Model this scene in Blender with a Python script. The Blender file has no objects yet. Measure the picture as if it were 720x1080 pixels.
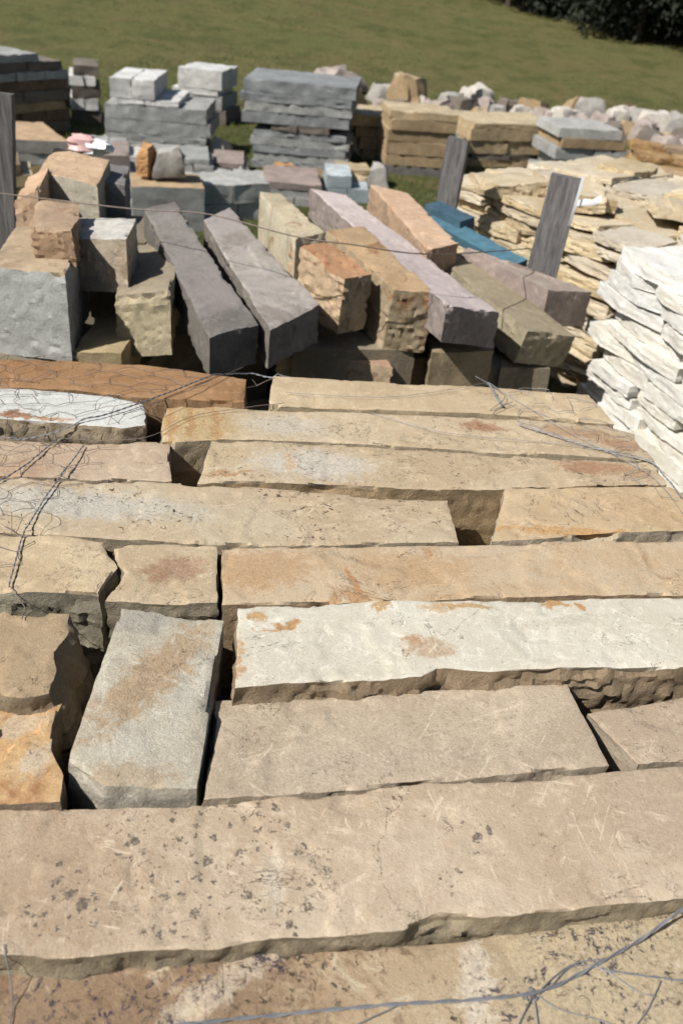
import bpy, math, random
import numpy as np
from mathutils import Vector, Matrix
from mathutils.bvhtree import BVHTree

# ------------------------------------------------------------------ camera, sky, sun, exposure
FPX, PITCH, ROLL, CAM = 960.0, math.radians(33), math.radians(6), np.array([0.0, 0.0, 1.75])
fwd = np.array([0, math.cos(PITCH), -math.sin(PITCH)])
r0 = np.array([1.0, 0, 0]); u0 = np.array([0, math.sin(PITCH), math.cos(PITCH)])
RT = math.cos(ROLL)*r0 + math.sin(ROLL)*u0
UP = -math.sin(ROLL)*r0 + math.cos(ROLL)*u0
sc = bpy.context.scene
col = sc.collection
cd = bpy.data.cameras.new('camera'); cam = bpy.data.objects.new('camera', cd); col.objects.link(cam)
cam.matrix_world = Matrix(((RT[0], UP[0], -fwd[0], CAM[0]), (RT[1], UP[1], -fwd[1], CAM[1]),
                           (RT[2], UP[2], -fwd[2], CAM[2]), (0, 0, 0, 1)))
cd.sensor_fit = 'VERTICAL'; cd.sensor_height = 36.0; cd.lens = FPX/1080*36
cd.clip_start = 0.02; cd.clip_end = 2000
cd.dof.use_dof = True; cd.dof.focus_distance = 1.5; cd.dof.aperture_fstop = 5.6
sc.camera = cam

SUN = Vector((-0.62, -0.47, 0.80)).normalized()
w = bpy.data.worlds.new('World'); sc.world = w; w.use_nodes = True
nt = w.node_tree; nt.nodes.clear()
sky = nt.nodes.new('ShaderNodeTexSky'); sky.sky_type = 'NISHITA'; sky.sun_disc = False
sky.sun_elevation = math.asin(SUN.z); sky.sun_rotation = math.atan2(SUN.x, SUN.y)
bg = nt.nodes.new('ShaderNodeBackground'); bg.inputs[1].default_value = 0.055
ow = nt.nodes.new('ShaderNodeOutputWorld')
nt.links.new(sky.outputs[0], bg.inputs[0]); nt.links.new(bg.outputs[0], ow.inputs[0])
sl = bpy.data.lights.new('sun', 'SUN'); sl.energy = 4.6; sl.angle = math.radians(0.53); sl.color = (1, 0.965, 0.91)
so = bpy.data.objects.new('sun', sl); col.objects.link(so)
so.rotation_euler = SUN.to_track_quat('Z', 'Y').to_euler()
vs = sc.view_settings; vs.view_transform = 'Standard'; vs.look = 'None'; vs.exposure = 0.40; vs.gamma = 1.0
vs.use_curve_mapping = False

# ------------------------------------------------------------------ helpers: rays, noise
def ray(px, py): return fwd*FPX + RT*(px-360) + UP*(540-py)
def PZ(px, py, z):
    d = ray(px, py); return CAM + d*(z-CAM[2])/d[2]
def PY(px, py, Y):
    d = ray(px, py); return CAM + d*Y/d[1]
def sm(t):
    t = np.clip(t, 0, 1); return t*t*(3-2*t)
def ground_z(x, y):
    x = np.asarray(x, float); y = np.asarray(y, float)
    z = -0.6*sm((y-4.4)/3.2)
    t = np.clip(y-14.5, 0, None)
    z = z + 0.085*(np.sqrt(t*t+4)-2) + 0.0005*t*np.clip(-x, 0, 30)
    z = z + 0.035*np.sin(x*0.9+1)*np.sin(y*0.7) * sm((y-6)/4)
    return z
def PG(px, py):
    d = ray(px, py); d = d/np.linalg.norm(d); t = 2.0
    while t < 400:
        p = CAM + d*t
        if p[2] <= ground_z(p[0], p[1]): return p
        t += 0.02 + t*0.002
    return CAM + d*400

def _h(ix, iy, iz, seed):
    h = (ix.astype(np.uint32)*np.uint32(374761393) + iy.astype(np.uint32)*np.uint32(668265263)
         + iz.astype(np.uint32)*np.uint32(2147483647 & 1274126177) + np.uint32((seed*2654435761) & 0xffffffff))
    h ^= h >> np.uint32(13); h *= np.uint32(1274126177); h ^= h >> np.uint32(16)
    h *= np.uint32(2246822519); h ^= h >> np.uint32(13)
    return h.astype(np.float64)/2147483648.0 - 1.0
def vnoise(P, seed):
    i = np.floor(P).astype(np.int64); f = P - i; f = f*f*f*(f*(f*6-15)+10)
    x, y, z = i[:, 0], i[:, 1], i[:, 2]; fx, fy, fz = f[:, 0], f[:, 1], f[:, 2]
    def L(a, b, t): return a+(b-a)*t
    return L(L(L(_h(x, y, z, seed), _h(x+1, y, z, seed), fx), L(_h(x, y+1, z, seed), _h(x+1, y+1, z, seed), fx), fy),
             L(L(_h(x, y, z+1, seed), _h(x+1, y, z+1, seed), fx), L(_h(x, y+1, z+1, seed), _h(x+1, y+1, z+1, seed), fx), fy), fz)
def fbm(P, f, o, seed):
    r = 0; a = 1.0; s = 0
    for k in range(o):
        r = r + a*vnoise(P*f*2**k + 17.3*k, seed+k*7); s += a; a *= 0.5
    return r/s
def lin(c): return tuple(((v/255)/12.92 if v/255 <= .04045 else ((v/255+.055)/1.055)**2.4) for v in c)
def alb(c, k=0.86, sat=.80):
    r = lin(c); g = .3*r[0]+.59*r[1]+.11*r[2]
    return tuple(min(0.85, (g+(v-g)*sat)*k) for v in r) + (1.0,)

# ------------------------------------------------------------------ helpers: materials
class NT:
    def __init__(s, name):
        s.m = bpy.data.materials.new(name); s.m.use_nodes = True; s.t = s.m.node_tree; s.t.nodes.clear()
        s.out = s.t.nodes.new('ShaderNodeOutputMaterial'); s.b = s.t.nodes.new('ShaderNodeBsdfPrincipled')
        s.t.links.new(s.b.outputs[0], s.out.inputs[0])
    def n(s, kind, **kw):
        nd = s.t.nodes.new('ShaderNode'+kind)
        for k, v in kw.items(): setattr(nd, k, v)
        return nd
    def l(s, a, b): s.t.links.new(a, b)
    def put(s, sock, v):
        if hasattr(v, 'links') or isinstance(v, bpy.types.NodeSocket): s.l(v, sock)
        else: sock.default_value = v
    def noise(s, vec, scale, detail=4, rough=.55, dist=0.0):
        nd = s.n('TexNoise'); nd.inputs['Scale'].default_value = scale; nd.inputs['Detail'].default_value = detail
        nd.inputs['Roughness'].default_value = rough; nd.inputs['Distortion'].default_value = dist
        s.l(vec, nd.inputs['Vector']); return nd.outputs['Fac']
    def mapr(s, v, a, b, c=0.0, d=1.0, smooth=True):
        nd = s.n('MapRange'); nd.interpolation_type = 'SMOOTHSTEP' if smooth else 'LINEAR'
        s.l(v, nd.inputs[0])
        for i, x in enumerate((a, b, c, d)): nd.inputs[i+1].default_value = x
        return nd.outputs[0]
    def math(s, op, a, b=0.0):
        nd = s.n('Math', operation=op); s.put(nd.inputs[0], a); s.put(nd.inputs[1], b); return nd.outputs[0]
    def mix(s, f, a, b, blend='MIX'):
        nd = s.n('Mix', data_type='RGBA', blend_type=blend)
        s.put(nd.inputs[0], f); s.put(nd.inputs[6], a); s.put(nd.inputs[7], b); return nd.outputs[2]
    def coords(s, off=(0, 0, 0), scale=(1, 1, 1), rot=0.0, objrand=False):
        tc = s.n('TexCoord'); mp = s.n('Mapping'); s.l(tc.outputs['Object'], mp.inputs['Vector'])
        mp.inputs['Location'].default_value = off; v = mp.outputs[0]
        if rot: mp.inputs['Rotation'].default_value = (0, 0, rot)
        if tuple(scale) != (1, 1, 1):      # turn first, then stretch
            m2 = s.n('Mapping'); s.l(v, m2.inputs['Vector']); m2.inputs['Scale'].default_value = scale; v = m2.outputs[0]
        if objrand:
            oi = s.n('ObjectInfo'); ad = s.n('VectorMath', operation='MULTIPLY_ADD')
            cb = s.n('CombineXYZ'); s.l(oi.outputs['Random'], cb.inputs[0]); s.l(oi.outputs['Random'], cb.inputs[1])
            s.l(cb.outputs[0], ad.inputs[0]); ad.inputs[1].default_value = (37, 91, 13); s.l(v, ad.inputs[2]); v = ad.outputs[0]
        return v
    def bump(s, hs, dist=0.01):
        prev = None
        for h, st, d in hs:
            nd = s.n('Bump'); nd.inputs['Strength'].default_value = st; nd.inputs['Distance'].default_value = d
            s.l(h, nd.inputs['Height'])
            if prev: s.l(prev, nd.inputs['Normal'])
            prev = nd.outputs[0]
        s.l(prev, s.b.inputs['Normal'])

MATN = [0]
def stone_mat(c1, c2=None, stain=None, amt=0.0, sscale=7.0, marks=(), speck=0.0, lichen=None, vein=None, band=None,
              scr=0.0, side=False, rough=1.0, seed=0, objrand=False, vary=0.0, stretch=(1, 1, 1), rot=0.0, grain=1.0):
    """sandstone: broad tone drift, rust stain, grain, specks, placed marks (local coordinates)"""
    MATN[0] += 1
    rnd = random.Random(seed*31+MATN[0])
    M = NT('sandstone'); off = (rnd.uniform(-50, 50), rnd.uniform(-50, 50), rnd.uniform(-50, 50))
    v = M.coords(off, objrand=objrand)
    vs_ = M.coords(off, stretch, rot, objrand=objrand)
    A = alb(c1); B = alb(c2 or tuple(x*.86 for x in c1))
    big = M.noise(vs_, 4.0, 6, .62, .8); mid = M.noise(vs_, 22, 7, .68, .7); fine = M.noise(v, 170, 5, .7)
    pale = tuple(min(.84, x*1.30+.012) for x in A[:3])+(1,); dark = tuple(x*.62 for x in B[:3])+(1,)
    mot = rnd.uniform(.55, 1.0); ms = rnd.uniform(.7, 1.5)
    c = M.mix(M.mapr(big, .38, .62), A, B)
    c = M.mix(M.math('MULTIPLY', M.mapr(mid, .46, .62), .7*mot), c, B)
    c = M.mix(M.math('MULTIPLY', M.mapr(M.noise(v, 13*ms, 9, .74, 1.6), .52, .66), .75*mot), c, pale)
    c = M.mix(M.math('MULTIPLY', M.mapr(M.noise(v, 48*ms, 8, .74, 1.2), .53, .66), .55*mot), c, pale)
    if vary:
        oi = M.n('ObjectInfo'); hs = M.n('HueSaturation')
        hs.inputs['Hue'].default_value = .5
        M.l(M.mapr(oi.outputs['Random'], 0, 1, 1-vary, 1+vary*.55, False), hs.inputs['Value'])
        wn = M.n('TexWhiteNoise', noise_dimensions='1D'); M.l(oi.outputs['Random'], wn.inputs['W'])
        M.l(M.mapr(wn.outputs['Value'], 0, 1, .7, 1.25, False), hs.inputs['Saturation'])
        M.l(c, hs.inputs['Color']); c = hs.outputs[0]
    if band:     # iron banding across the bed
        bc, bs, bamt, brot = band
        vb = M.coords(off, (1, .12, 1), brot)
        c = M.mix(M.math('MULTIPLY', M.mapr(M.noise(vb, bs, 3, .5, .3), .45, .6), bamt), c, alb(bc))
    if stain:
        st = M.noise(v, sscale, 7, .68, 1.0)
        k = .70-.36*amt
        f = M.mapr(st, k, k+.14)
        c = M.mix(M.math('MULTIPLY', f, .85), c, M.mix(M.mapr(fine, .3, .7), alb(stain), alb(tuple(x*.72 for x in stain))))
    if scr:      # pale scuffs and scratches
        vc = M.coords(off, (1, .2, 1), rnd.uniform(.3, 1.2))
        c = M.mix(M.math('MULTIPLY', M.mapr(M.noise(vc, 34, 5, .7, .5), .60, .72), scr), c, pale)
    if marks:
        tc = M.n('TexCoord'); nz = M.n('TexNoise'); nz.inputs['Scale'].default_value = 38; nz.inputs['Detail'].default_value = 5
        M.l(tc.outputs['Object'], nz.inputs['Vector'])
        wrp = M.n('VectorMath', operation='MULTIPLY_ADD'); M.l(nz.outputs['Color'], wrp.inputs[0])
        wrp.inputs[1].default_value = (.05, .05, 0)
        sub = M.n('VectorMath', operation='SUBTRACT'); M.l(tc.outputs['Object'], sub.inputs[0]); sub.inputs[1].default_value = (.025, .025, 0)
        M.l(sub.outputs[0], wrp.inputs[2])
        for (x, y, rx, ry, ang, mc, ma) in marks:
            mp = M.n('Mapping', vector_type='TEXTURE'); M.l(wrp.outputs[0], mp.inputs['Vector'])
            mp.inputs['Location'].default_value = (x, y, 0); mp.inputs['Rotation'].default_value = (0, 0, ang)
            mp.inputs['Scale'].default_value = (rx, ry, 1e3)
            ln = M.n('VectorMath', operation='LENGTH'); M.l(mp.outputs[0], ln.inputs[0])
            f = M.mapr(M.math('ADD', ln.outputs['Value'], M.mapr(M.noise(v, 70, 8, .75, .8), .3, .7, -.55, .55, False)), 1.2, .55)
            f = M.math('MULTIPLY', f, ma)
            c = M.mix(f, c, M.mix(M.mapr(fine, .35, .65), alb(mc), alb(tuple(q*.85 for q in mc))))
    if vein:     # thin dark manganese tracery
        vc_, vsc, vamt = vein
        nz = M.noise(v, vsc, 7, .66, .6)
        ridge = M.math('ABSOLUTE', M.math('SUBTRACT', nz, .5))
        f = M.math('MULTIPLY', M.mapr(ridge, .026, .006), M.mapr(M.noise(v, 130, 5, .7), .46, .56))
        f = M.math('MULTIPLY', f, M.mapr(M.noise(v, 7, 3), .40, .52))
        c = M.mix(M.math('MULTIPLY', f, vamt), c, alb(vc_))
        f2 = M.mapr(M.noise(v, 60, 7, .75, .8), .58, .64)
        c = M.mix(M.math('MULTIPLY', f2, vamt*.7), c, alb((96, 66, 44)))
        f3 = M.mapr(M.noise(v, 16, 8, .75, 1.0), .56, .66)
        c = M.mix(M.math('MULTIPLY', f3, .6), c, alb((222, 204, 168)))
    if speck:
        f = M.math('MULTIPLY', M.mapr(M.noise(v, 105, 5, .62, .8), .60, .63), M.mapr(M.noise(v, 8, 3), .44, .56))
        c = M.mix(M.math('MULTIPLY', f, speck), c, alb((72, 64, 52)))
    if lichen:   # grey lichen rosettes gathered in patches
        lc, lx, ly, lr, la = lichen
        tc = M.n('TexCoord'); vr = M.n('TexVoronoi', feature='F1'); vr.inputs['Scale'].default_value = 58
        nz2 = M.n('TexNoise'); nz2.inputs['Scale'].default_value = 170; nz2.inputs['Detail'].default_value = 5
        M.l(v, nz2.inputs['Vector'])
        ad = M.n('VectorMath', operation='MULTIPLY_ADD'); M.l(nz2.outputs['Color'], ad.inputs[0])
        ad.inputs[1].default_value = (.016, .016, .016); M.l(v, ad.inputs[2]); M.l(ad.outputs[0], vr.inputs['Vector'])
        cellr = M.n('SeparateColor'); M.l(vr.outputs['Color'], cellr.inputs[0])
        size = M.mapr(cellr.outputs[0], .45, 1.0, .0, .44, False)
        f = M.math('MULTIPLY', M.mapr(M.math('SUBTRACT', size, vr.outputs['Distance']), -.02, .06), M.mapr(M.noise(v, 330, 3, .6), .36, .5, .45, 1))
        vr2 = M.n('TexVoronoi', feature='F1'); vr2.inputs['Scale'].default_value = 135; M.l(ad.outputs[0], vr2.inputs['Vector'])
        cr2 = M.n('SeparateColor'); M.l(vr2.outputs['Color'], cr2.inputs[0])
        g2 = M.mapr(M.math('SUBTRACT', M.mapr(cr2.outputs[0], .55, 1.0, .0, .5, False), vr2.outputs['Distance']), -.02, .06)
        f = M.math('MAXIMUM', f, g2)
        f = M.math('MULTIPLY', f, M.mapr(M.noise(v, 260, 4, .7), .38, .50, .35, 1))
        tot = None
        for (x, y, rr) in zip(lx, ly, lr):
            mp = M.n('Mapping', vector_type='TEXTURE'); M.l(tc.outputs['Object'], mp.inputs['Vector'])
            mp.inputs['Location'].default_value = (x, y, 0); mp.inputs['Scale'].default_value = (rr, rr, 1e3)
            ln = M.n('VectorMath', operation='LENGTH'); M.l(mp.outputs[0], ln.inputs[0])
            g = M.mapr(M.math('ADD', ln.outputs['Value'], M.mapr(M.noise(v, 22, 3), .3, .7, -.5, .5, False)), 1.1, .5)
            tot = g if tot is None else M.math('MAXIMUM', tot, g)
        f = M.math('MULTIPLY', f, M.mapr(tot, .12, .35))
        c = M.mix(M.math('MULTIPLY', f, la), c, alb(lc))
    # dusty bloom, hairline pale scuffs, dark pits, fine cracks
    c = M.mix(M.math('MULTIPLY', M.mapr(M.noise(v, 30*ms, 9, .78, 1.0), .57, .70), .42), c, dark)
    if not side:
        for k_, rt in enumerate((rnd.uniform(0, 1), rnd.uniform(1, 2), rnd.uniform(2, 3))):
            vh = M.coords((off[0]+k_*9, off[1], off[2]), (1, .10, 1), rt)
            f = M.math('MULTIPLY', M.mapr(M.noise(vh, 120, 4, .65, 1.2), .62, .68), M.mapr(M.noise(v, 11, 3), .42, .56))
            c = M.mix(M.math('MULTIPLY', f, .75*min(1, .45+scr)), c, pale)
        c = M.mix(M.math('MULTIPLY', M.mapr(M.noise(v, 200, 3, .6), .66, .71), .6), c, alb((92, 80, 64)))
        rg = M.math('ABSOLUTE', M.math('SUBTRACT', M.noise(v, 7, 7, .62, .6), .5))
        ck = M.math('MULTIPLY', M.mapr(rg, .0045, .0012), M.mapr(M.noise(v, 5, 3), .50, .56))
        c = M.mix(M.math('MULTIPLY', ck, .75), c, alb((84, 70, 54)))
    gr_ = grain*rnd.uniform(.35, 1.0)
    # grain
    g = M.mapr(M.noise(v, 420, 2, .6), .25, .75, 1-.22*gr_, 1+.20*gr_, False)
    c = M.mix(1.0, c, g, 'MULTIPLY')
    M.l(c, M.b.inputs['Base Color']); M.b.inputs['Roughness'].default_value = .93
    M.b.inputs['Specular IOR Level'].default_value = .25
    if side:
        M.bump([(M.noise(v, 45, 9, .72, .3), .55*rough, .009), (M.noise(v, 210, 5, .7), .8*rough, .004)])
    else:
        M.bump([(mid, .12*rough, .004), (M.noise(v, 120, 7, .75, .3), .55*rough, .0035), (M.noise(v, 420, 3, .7), .5*rough, .002)])
    return M.m

def simple_mat(name, c, rough=.8, nscale=30, nvar=.25, bump=.3, metal=0.0, k=.86, grainy=False, obj=False):
    M = NT(name); v = M.coords(objrand=obj)
    a = alb(c, k); b = tuple(x*(1-nvar) for x in a[:3])+(1,)
    n = M.noise(v, nscale, 5, .6)
    M.l(M.mix(M.mapr(n, .3, .7), a, b), M.b.inputs['Base Color'])
    M.b.inputs['Roughness'].default_value = rough; M.b.inputs['Metallic'].default_value = metal
    if bump: M.bump([(M.noise(v, nscale*3, 5, .65), bump, .01)])
    return M.m

# ------------------------------------------------------------------ helpers: meshes
def mk(name, verts, faces, mats, midx=None, parent=None, smooth=27, origin=None):
    me = bpy.data.meshes.new(name)
    V = np.asarray(verts, float)
    if origin is not None: V = V - origin
    me.from_pydata(V.tolist(), [], [list(map(int, f)) for f in faces] if not isinstance(faces, np.ndarray) else faces.tolist())
    for m in (mats if isinstance(mats, (list, tuple)) else [mats]): me.materials.append(m)
    if midx is not None: me.polygons.foreach_set('material_index', np.asarray(midx, np.int32))
    me.update()
    if smooth:
        me.polygons.foreach_set('use_smooth', np.ones(len(me.polygons), bool))
        me.set_sharp_from_angle(angle=math.radians(smooth))
    o = bpy.data.objects.new(name, me); col.objects.link(o)
    if origin is not None and parent is None: o.location = origin
    if parent is not None:
        o.parent = parent
    return o
def tag(o, label=None, cat=None, group=None, kind=None):
    if label: o['label'] = label
    if cat and not kind: o['kind'] = 'thing'
    if cat: o['category'] = cat
    if group: o['group'] = group
    if kind: o['kind'] = kind
    return o
def empty(name, loc):
    o = bpy.data.objects.new(name, None); col.objects.link(o); o.location = Vector(loc); o.empty_display_size = .1
    return o

def resample(pl, n):
    pl = np.asarray(pl, float); d = np.r_[0, np.cumsum(np.linalg.norm(np.diff(pl[:, :2], axis=0), axis=1))]
    t = np.linspace(0, d[-1], n+1)
    return np.stack([np.interp(t, d, pl[:, k]) for k in range(3)], 1)

def lattice(FT, BT, FB, BB, cell, wcell=None, top=1.0, side=1.0, chip=1.0, seed=0, bulge=0.0, warp=0.0, cleft=1.0, lmid=None, rmid=None):
    """hexahedral stone from four long edges; returns verts, quads, material index (0 bed faces, 1 split faces)"""
    wcell = wcell or cell*1.3
    L = max(np.linalg.norm(FT[-1]-FT[0]), np.linalg.norm(BT[-1]-BT[0]))
    W = max(np.linalg.norm(BT[0]-FT[0]), np.linalg.norm(BT[-1]-FT[-1]))
    H = np.linalg.norm(FT[0]-FB[0])
    nu, nv, nw = max(3, int(L/cell)), max(3, int(W/cell)), max(3, int(H/wcell))
    E = [resample(e, nu) for e in (FT, BT, FB, BB)]
    I = -np.ones((nu+1, nv+1, nw+1), int)
    g = np.indices(I.shape); iu, iv, iw = g
    surf = (iu == 0) | (iu == nu) | (iv == 0) | (iv == nv) | (iw == 0) | (iw == nw)
    n = surf.sum(); I[surf] = np.arange(n)
    iu, iv, iw = iu[surf], iv[surf], iw[surf]; v = (iv/nv)[:, None]; wv = (iw/nw)[:, None]
    T = E[0][iu]*(1-v)+E[1][iu]*v; Bm = E[2][iu]*(1-v)+E[3][iu]*v
    P = Bm*(1-wv)+T*wv
    # side-edge bows of the top outline (fraction of length)
    if lmid is not None or rmid is not None:
        uu = iu/nu
        ax = (E[0][-1]-E[0][0]); ax = ax/np.linalg.norm(ax)
        for prof, wgt in ((lmid, 1-uu), (rmid, uu)):
            if prof is None: continue
            q = np.interp(iv/nv, np.linspace(0, 1, len(prof)), prof)
            P += ax[None, :]*(q*np.clip(wgt*3-2, 0, 1))[:, None]
    du, dv = np.minimum(iu, nu-iu)/nu*L, np.minimum(iv, nv-iv)/nv*W
    dh = np.minimum(du, dv); dt = (nw-iw)/nw*H
    ctr = T.mean(0); ax = E[0][-1]-E[0][0]; ax = ax/np.linalg.norm(ax)
    dp = np.cross([0, 0, 1.0], ax); dp = dp/np.linalg.norm(dp)
    out = np.zeros_like(P)
    out += np.where((iu == 0)[:, None], -ax, 0) + np.where((iu == nu)[:, None], ax, 0)
    out += np.where((iv == 0)[:, None], -dp, 0) + np.where((iv == nv)[:, None], dp, 0)
    ln = np.linalg.norm(out, axis=1, keepdims=True); out = np.where(ln > 0, out/np.maximum(ln, 1e-9), 0)
    isside = (ln[:, 0] > 0); istop = iw == nw
    S = P + seed*3.17
    s1 = fbm(S, 7, 2, seed)*.0026 + fbm(S, 26, 2, seed+3)*.0021
    s2 = (np.abs(fbm(S, 38, 3, seed+5))-.25)*.007 + fbm(S, 110, 2, seed+9)*.0016
    zed = dt*0
    lay = np.abs(((P[:, 2]*28 + fbm(S, 9, 2, seed+4)*1.2) % 1)-.5)*2     # bedding ledges
    so_ = (s1 + s2*np.clip(dt/.012, 0.25, 1) + (lay-.5)*.003*np.clip(dt/.02, 0, 1))*side
    bl = bulge*np.sin(np.clip(dt/max(H, 1e-6), 0, 1)*math.pi)
    P = P + out*((so_+bl)*isside)[:, None]
    tz = fbm(S, 4, 2, seed+11)*.0018 + fbm(S*np.array([1, 1, .2]), 18, 3, seed+13)*.0005 + fbm(S, 80, 2, seed+15)*.0006
    st = fbm(S*np.array([1, 1, 0.1]), 6.5, 4, seed+21)
    tz = tz + cleft*(sm((st-.10)/.02)*.0016 - sm((-.20-st)/.02)*.0024)
    P[:, 2] += tz*top*istop
    ch = np.clip(fbm(S*np.array([1, 1, .3]), 15, 4, seed+31)-.16, 0, .6)*chip
    ed = np.exp(-(dh/max(.005, cell*.75))**2)*np.exp(-(dt/max(.014, cell))**2)
    P[:, 2] -= (ch*.036+.0012*min(chip, 1))*ed
    P -= out*((ch*.026+.0012*min(chip, 1))*ed*isside)[:, None]
    if warp:
        P += np.stack([fbm(S, 5, 2, seed+40+k) for k in range(3)], 1)*warp
    fs, mi = [], []
    def grid(a, mid):
        q = np.stack([a[:-1, :-1], a[1:, :-1], a[1:, 1:], a[:-1, 1:]], -1).reshape(-1, 4); fs.append(q); mi.append(np.full(len(q), mid))
    grid(I[:, :, nw], 0); grid(I[:, :, 0].T, 1)
    grid(I[:, 0, :], 1); grid(I[:, nv, :].T, 1)
    grid(I[0, :, :].T, 1); grid(I[nu, :, :], 1)
    return P, np.concatenate(fs), np.concatenate(mi)

FG_BVH = []
def stone(name, label, front, back, z, drop, mats, cell=.007, zb=None, group=None, cat='stone', seed=1, inset=0.0, bvh=False, drift=None, **kw):
    """front and back: photograph points of the top outline, left to right; each may carry its own height"""
    zb = z if zb is None else zb
    def pts(pl, zz):
        return np.array([PZ(p[0], p[1], p[2] if len(p) > 2 else zz) for p in pl])
    FT, BT = pts(front, z), pts(back, zb)
    c = (FT.mean(0)+BT.mean(0))/2
    def low(E, other):
        q = E.copy(); q[:, 2] -= drop
        if inset:
            dd = resample(other, len(E)-1)-E; dd[:, 2] = 0
            nn = np.linalg.norm(dd, axis=1, keepdims=True); q = q + dd/np.maximum(nn, 1e-6)*inset
        if drift is not None: q = q + np.array(drift)
        return q
    V, Fc, mi = lattice(FT, BT, low(FT, BT), low(BT, FT), cell, seed=seed, **kw)
    org = np.array([V[:, 0].mean(), V[:, 1].mean(), V[:, 2].min()])
    if callable(mats): mats = mats(org, c[2])
    o = mk(name, V, Fc, list(mats), mi, origin=org)
    tag(o, label, cat, group)
    if bvh: FG_BVH.append((V, Fc))
    return o

def box_stone(name, label, ftl, ftr, Y, drop, dvec, length, mats, cell=.012, group=None, parent=None, seed=1, cat='stone', dz=0.0, **kw):
    """front face standing at distance Y (or a pair), body running along dvec"""
    Yl, Yr = Y if isinstance(Y, tuple) else (Y, Y)
    a, b = PY(ftl[0], ftl[1], Yl), PY(ftr[0], ftr[1], Yr)
    d = np.array([dvec[0], dvec[1], 0.0]); d = d/np.linalg.norm(d)*length; d[2] = dz
    FT = np.array([a, b]); BT = FT + d; dn = np.array([0, 0, drop])
    V, Fc, mi = lattice(FT, BT, FT-dn, BT-dn, cell, seed=seed, **kw)
    org = np.array([V[:, 0].mean(), V[:, 1].mean(), V[:, 2].min()])
    o = mk(name, V, Fc, list(mats), mi, origin=org)
    return tag(o, label, cat, group)

def tube(points, r, sides=5, taper=None):
    P = [Vector(p) for p in points]; V = []; Fc = []
    up = Vector((0, 0, 1)); n = len(P)
    for i, p in enumerate(P):
        t = (P[min(i+1, n-1)]-P[max(i-1, 0)]).normalized()
        a = t.cross(up)
        if a.length < 1e-3: a = t.cross(Vector((1, 0, 0)))
        a.normalize(); b = a.cross(t)
        rr = r if taper is None else r*(1+(taper-1)*i/(n-1))
        for k in range(sides):
            th = 2*math.pi*k/sides; V.append(p+(a*math.cos(th)+b*math.sin(th))*rr)
    for i in range(n-1):
        for k in range(sides):
            Fc.append((i*sides+k, i*sides+(k+1) % sides, (i+1)*sides+(k+1) % sides, (i+1)*sides+k))
    Fc.append(tuple(range(sides))[::-1]); Fc.append(tuple((n-1)*sides+k for k in range(sides)))
    return [tuple(v) for v in V], Fc
def join(parts):
    V, Fc = [], []
    for v, f in parts:
        o = len(V); V += list(v); Fc += [tuple(i+o for i in q) for q in f]
    return V, Fc
def smooth_pts(P, n=8):
    P = [np.array(p, float) for p in P]; out = []
    for i in range(len(P)-1):
        a, b, c, d = P[max(i-1, 0)], P[i], P[i+1], P[min(i+2, len(P)-1)]
        for k in range(n):
            t = k/n
            out.append(.5*((2*b)+(-a+c)*t+(2*a-5*b+4*c-d)*t*t+(-a+3*b-3*c+d)*t**3))
    out.append(P[-1]); return out

# ------------------------------------------------------------------ ground: yard and grass hillside
def grass_mat():
    M = NT('meadow_grass'); v = M.coords()
    n1 = M.noise(M.coords((0, 0, 0), (.45, 1, 1), .5), .5, 6, .65, .6); n2 = M.noise(v, 1.6, 6, .65, .4); n3 = M.noise(v, 14, 5, .7)
    c = M.mix(M.mapr(n1, .35, .65), alb((106, 110, 52)), alb((120, 112, 60)))
    c = M.mix(M.math('MULTIPLY', M.mapr(n2, .45, .62), .7), c, alb((84, 92, 40)))
    c = M.mix(M.math('MULTIPLY', M.mapr(n3, .5, .75), .5), c, alb((120, 114, 68)))
    sx = M.n('SeparateXYZ'); M.l(v, sx.inputs[0])
    lush = M.math('MULTIPLY', M.mapr(M.math('ADD', sx.outputs[1], M.mapr(n2, .3, .7, -1.5, 1.5)), 14.5, 12.0), M.mapr(n3, .3, .6, .5, .9))
    c = M.mix(lush, c, alb((84, 90, 42)))
    c = M.mix(M.math('MULTIPLY', M.mapr(M.noise(v, .9, 8, .75, 1.0), .52, .62), .6), c, alb((128, 108, 66)))
    c = M.mix(M.math('MULTIPLY', M.mapr(M.noise(v, 2.6, 8, .75, 1.0), .55, .64), .55), c, alb((66, 78, 30)))
    M.l(c, M.b.inputs['Base Color']); M.b.inputs['Roughness'].default_value = .95; M.b.inputs['Specular IOR Level'].default_value = .1
    M.bump([(M.noise(v, 5, 6, .7), .6, .05), (M.noise(v, 40, 4, .7), .8, .03)])
    return M.m
xs = np.r_[np.linspace(-160, -24, 18)[:-1], np.linspace(-24, 24, 97), np.linspace(24, 160, 18)[1:]]
ys = np.r_[np.linspace(-40, 0, 9)[:-1], np.linspace(0, 46, 93), np.linspace(46, 260, 30)[1:]]
X, Yg = np.meshgrid(xs, ys, indexing='ij'); Z = ground_z(X, Yg)
GI = np.arange(X.size).reshape(X.shape)
gf = np.stack([GI[:-1, :-1], GI[1:, :-1], GI[1:, 1:], GI[:-1, 1:]], -1).reshape(-1, 4)
G = mk('ground', np.stack([X.ravel(), Yg.ravel(), Z.ravel()], 1), gf, grass_mat(), smooth=180)
tag(G, 'olive dry meadow rising behind the stone yard', kind='structure')
rng = np.random.default_rng(5)
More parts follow.
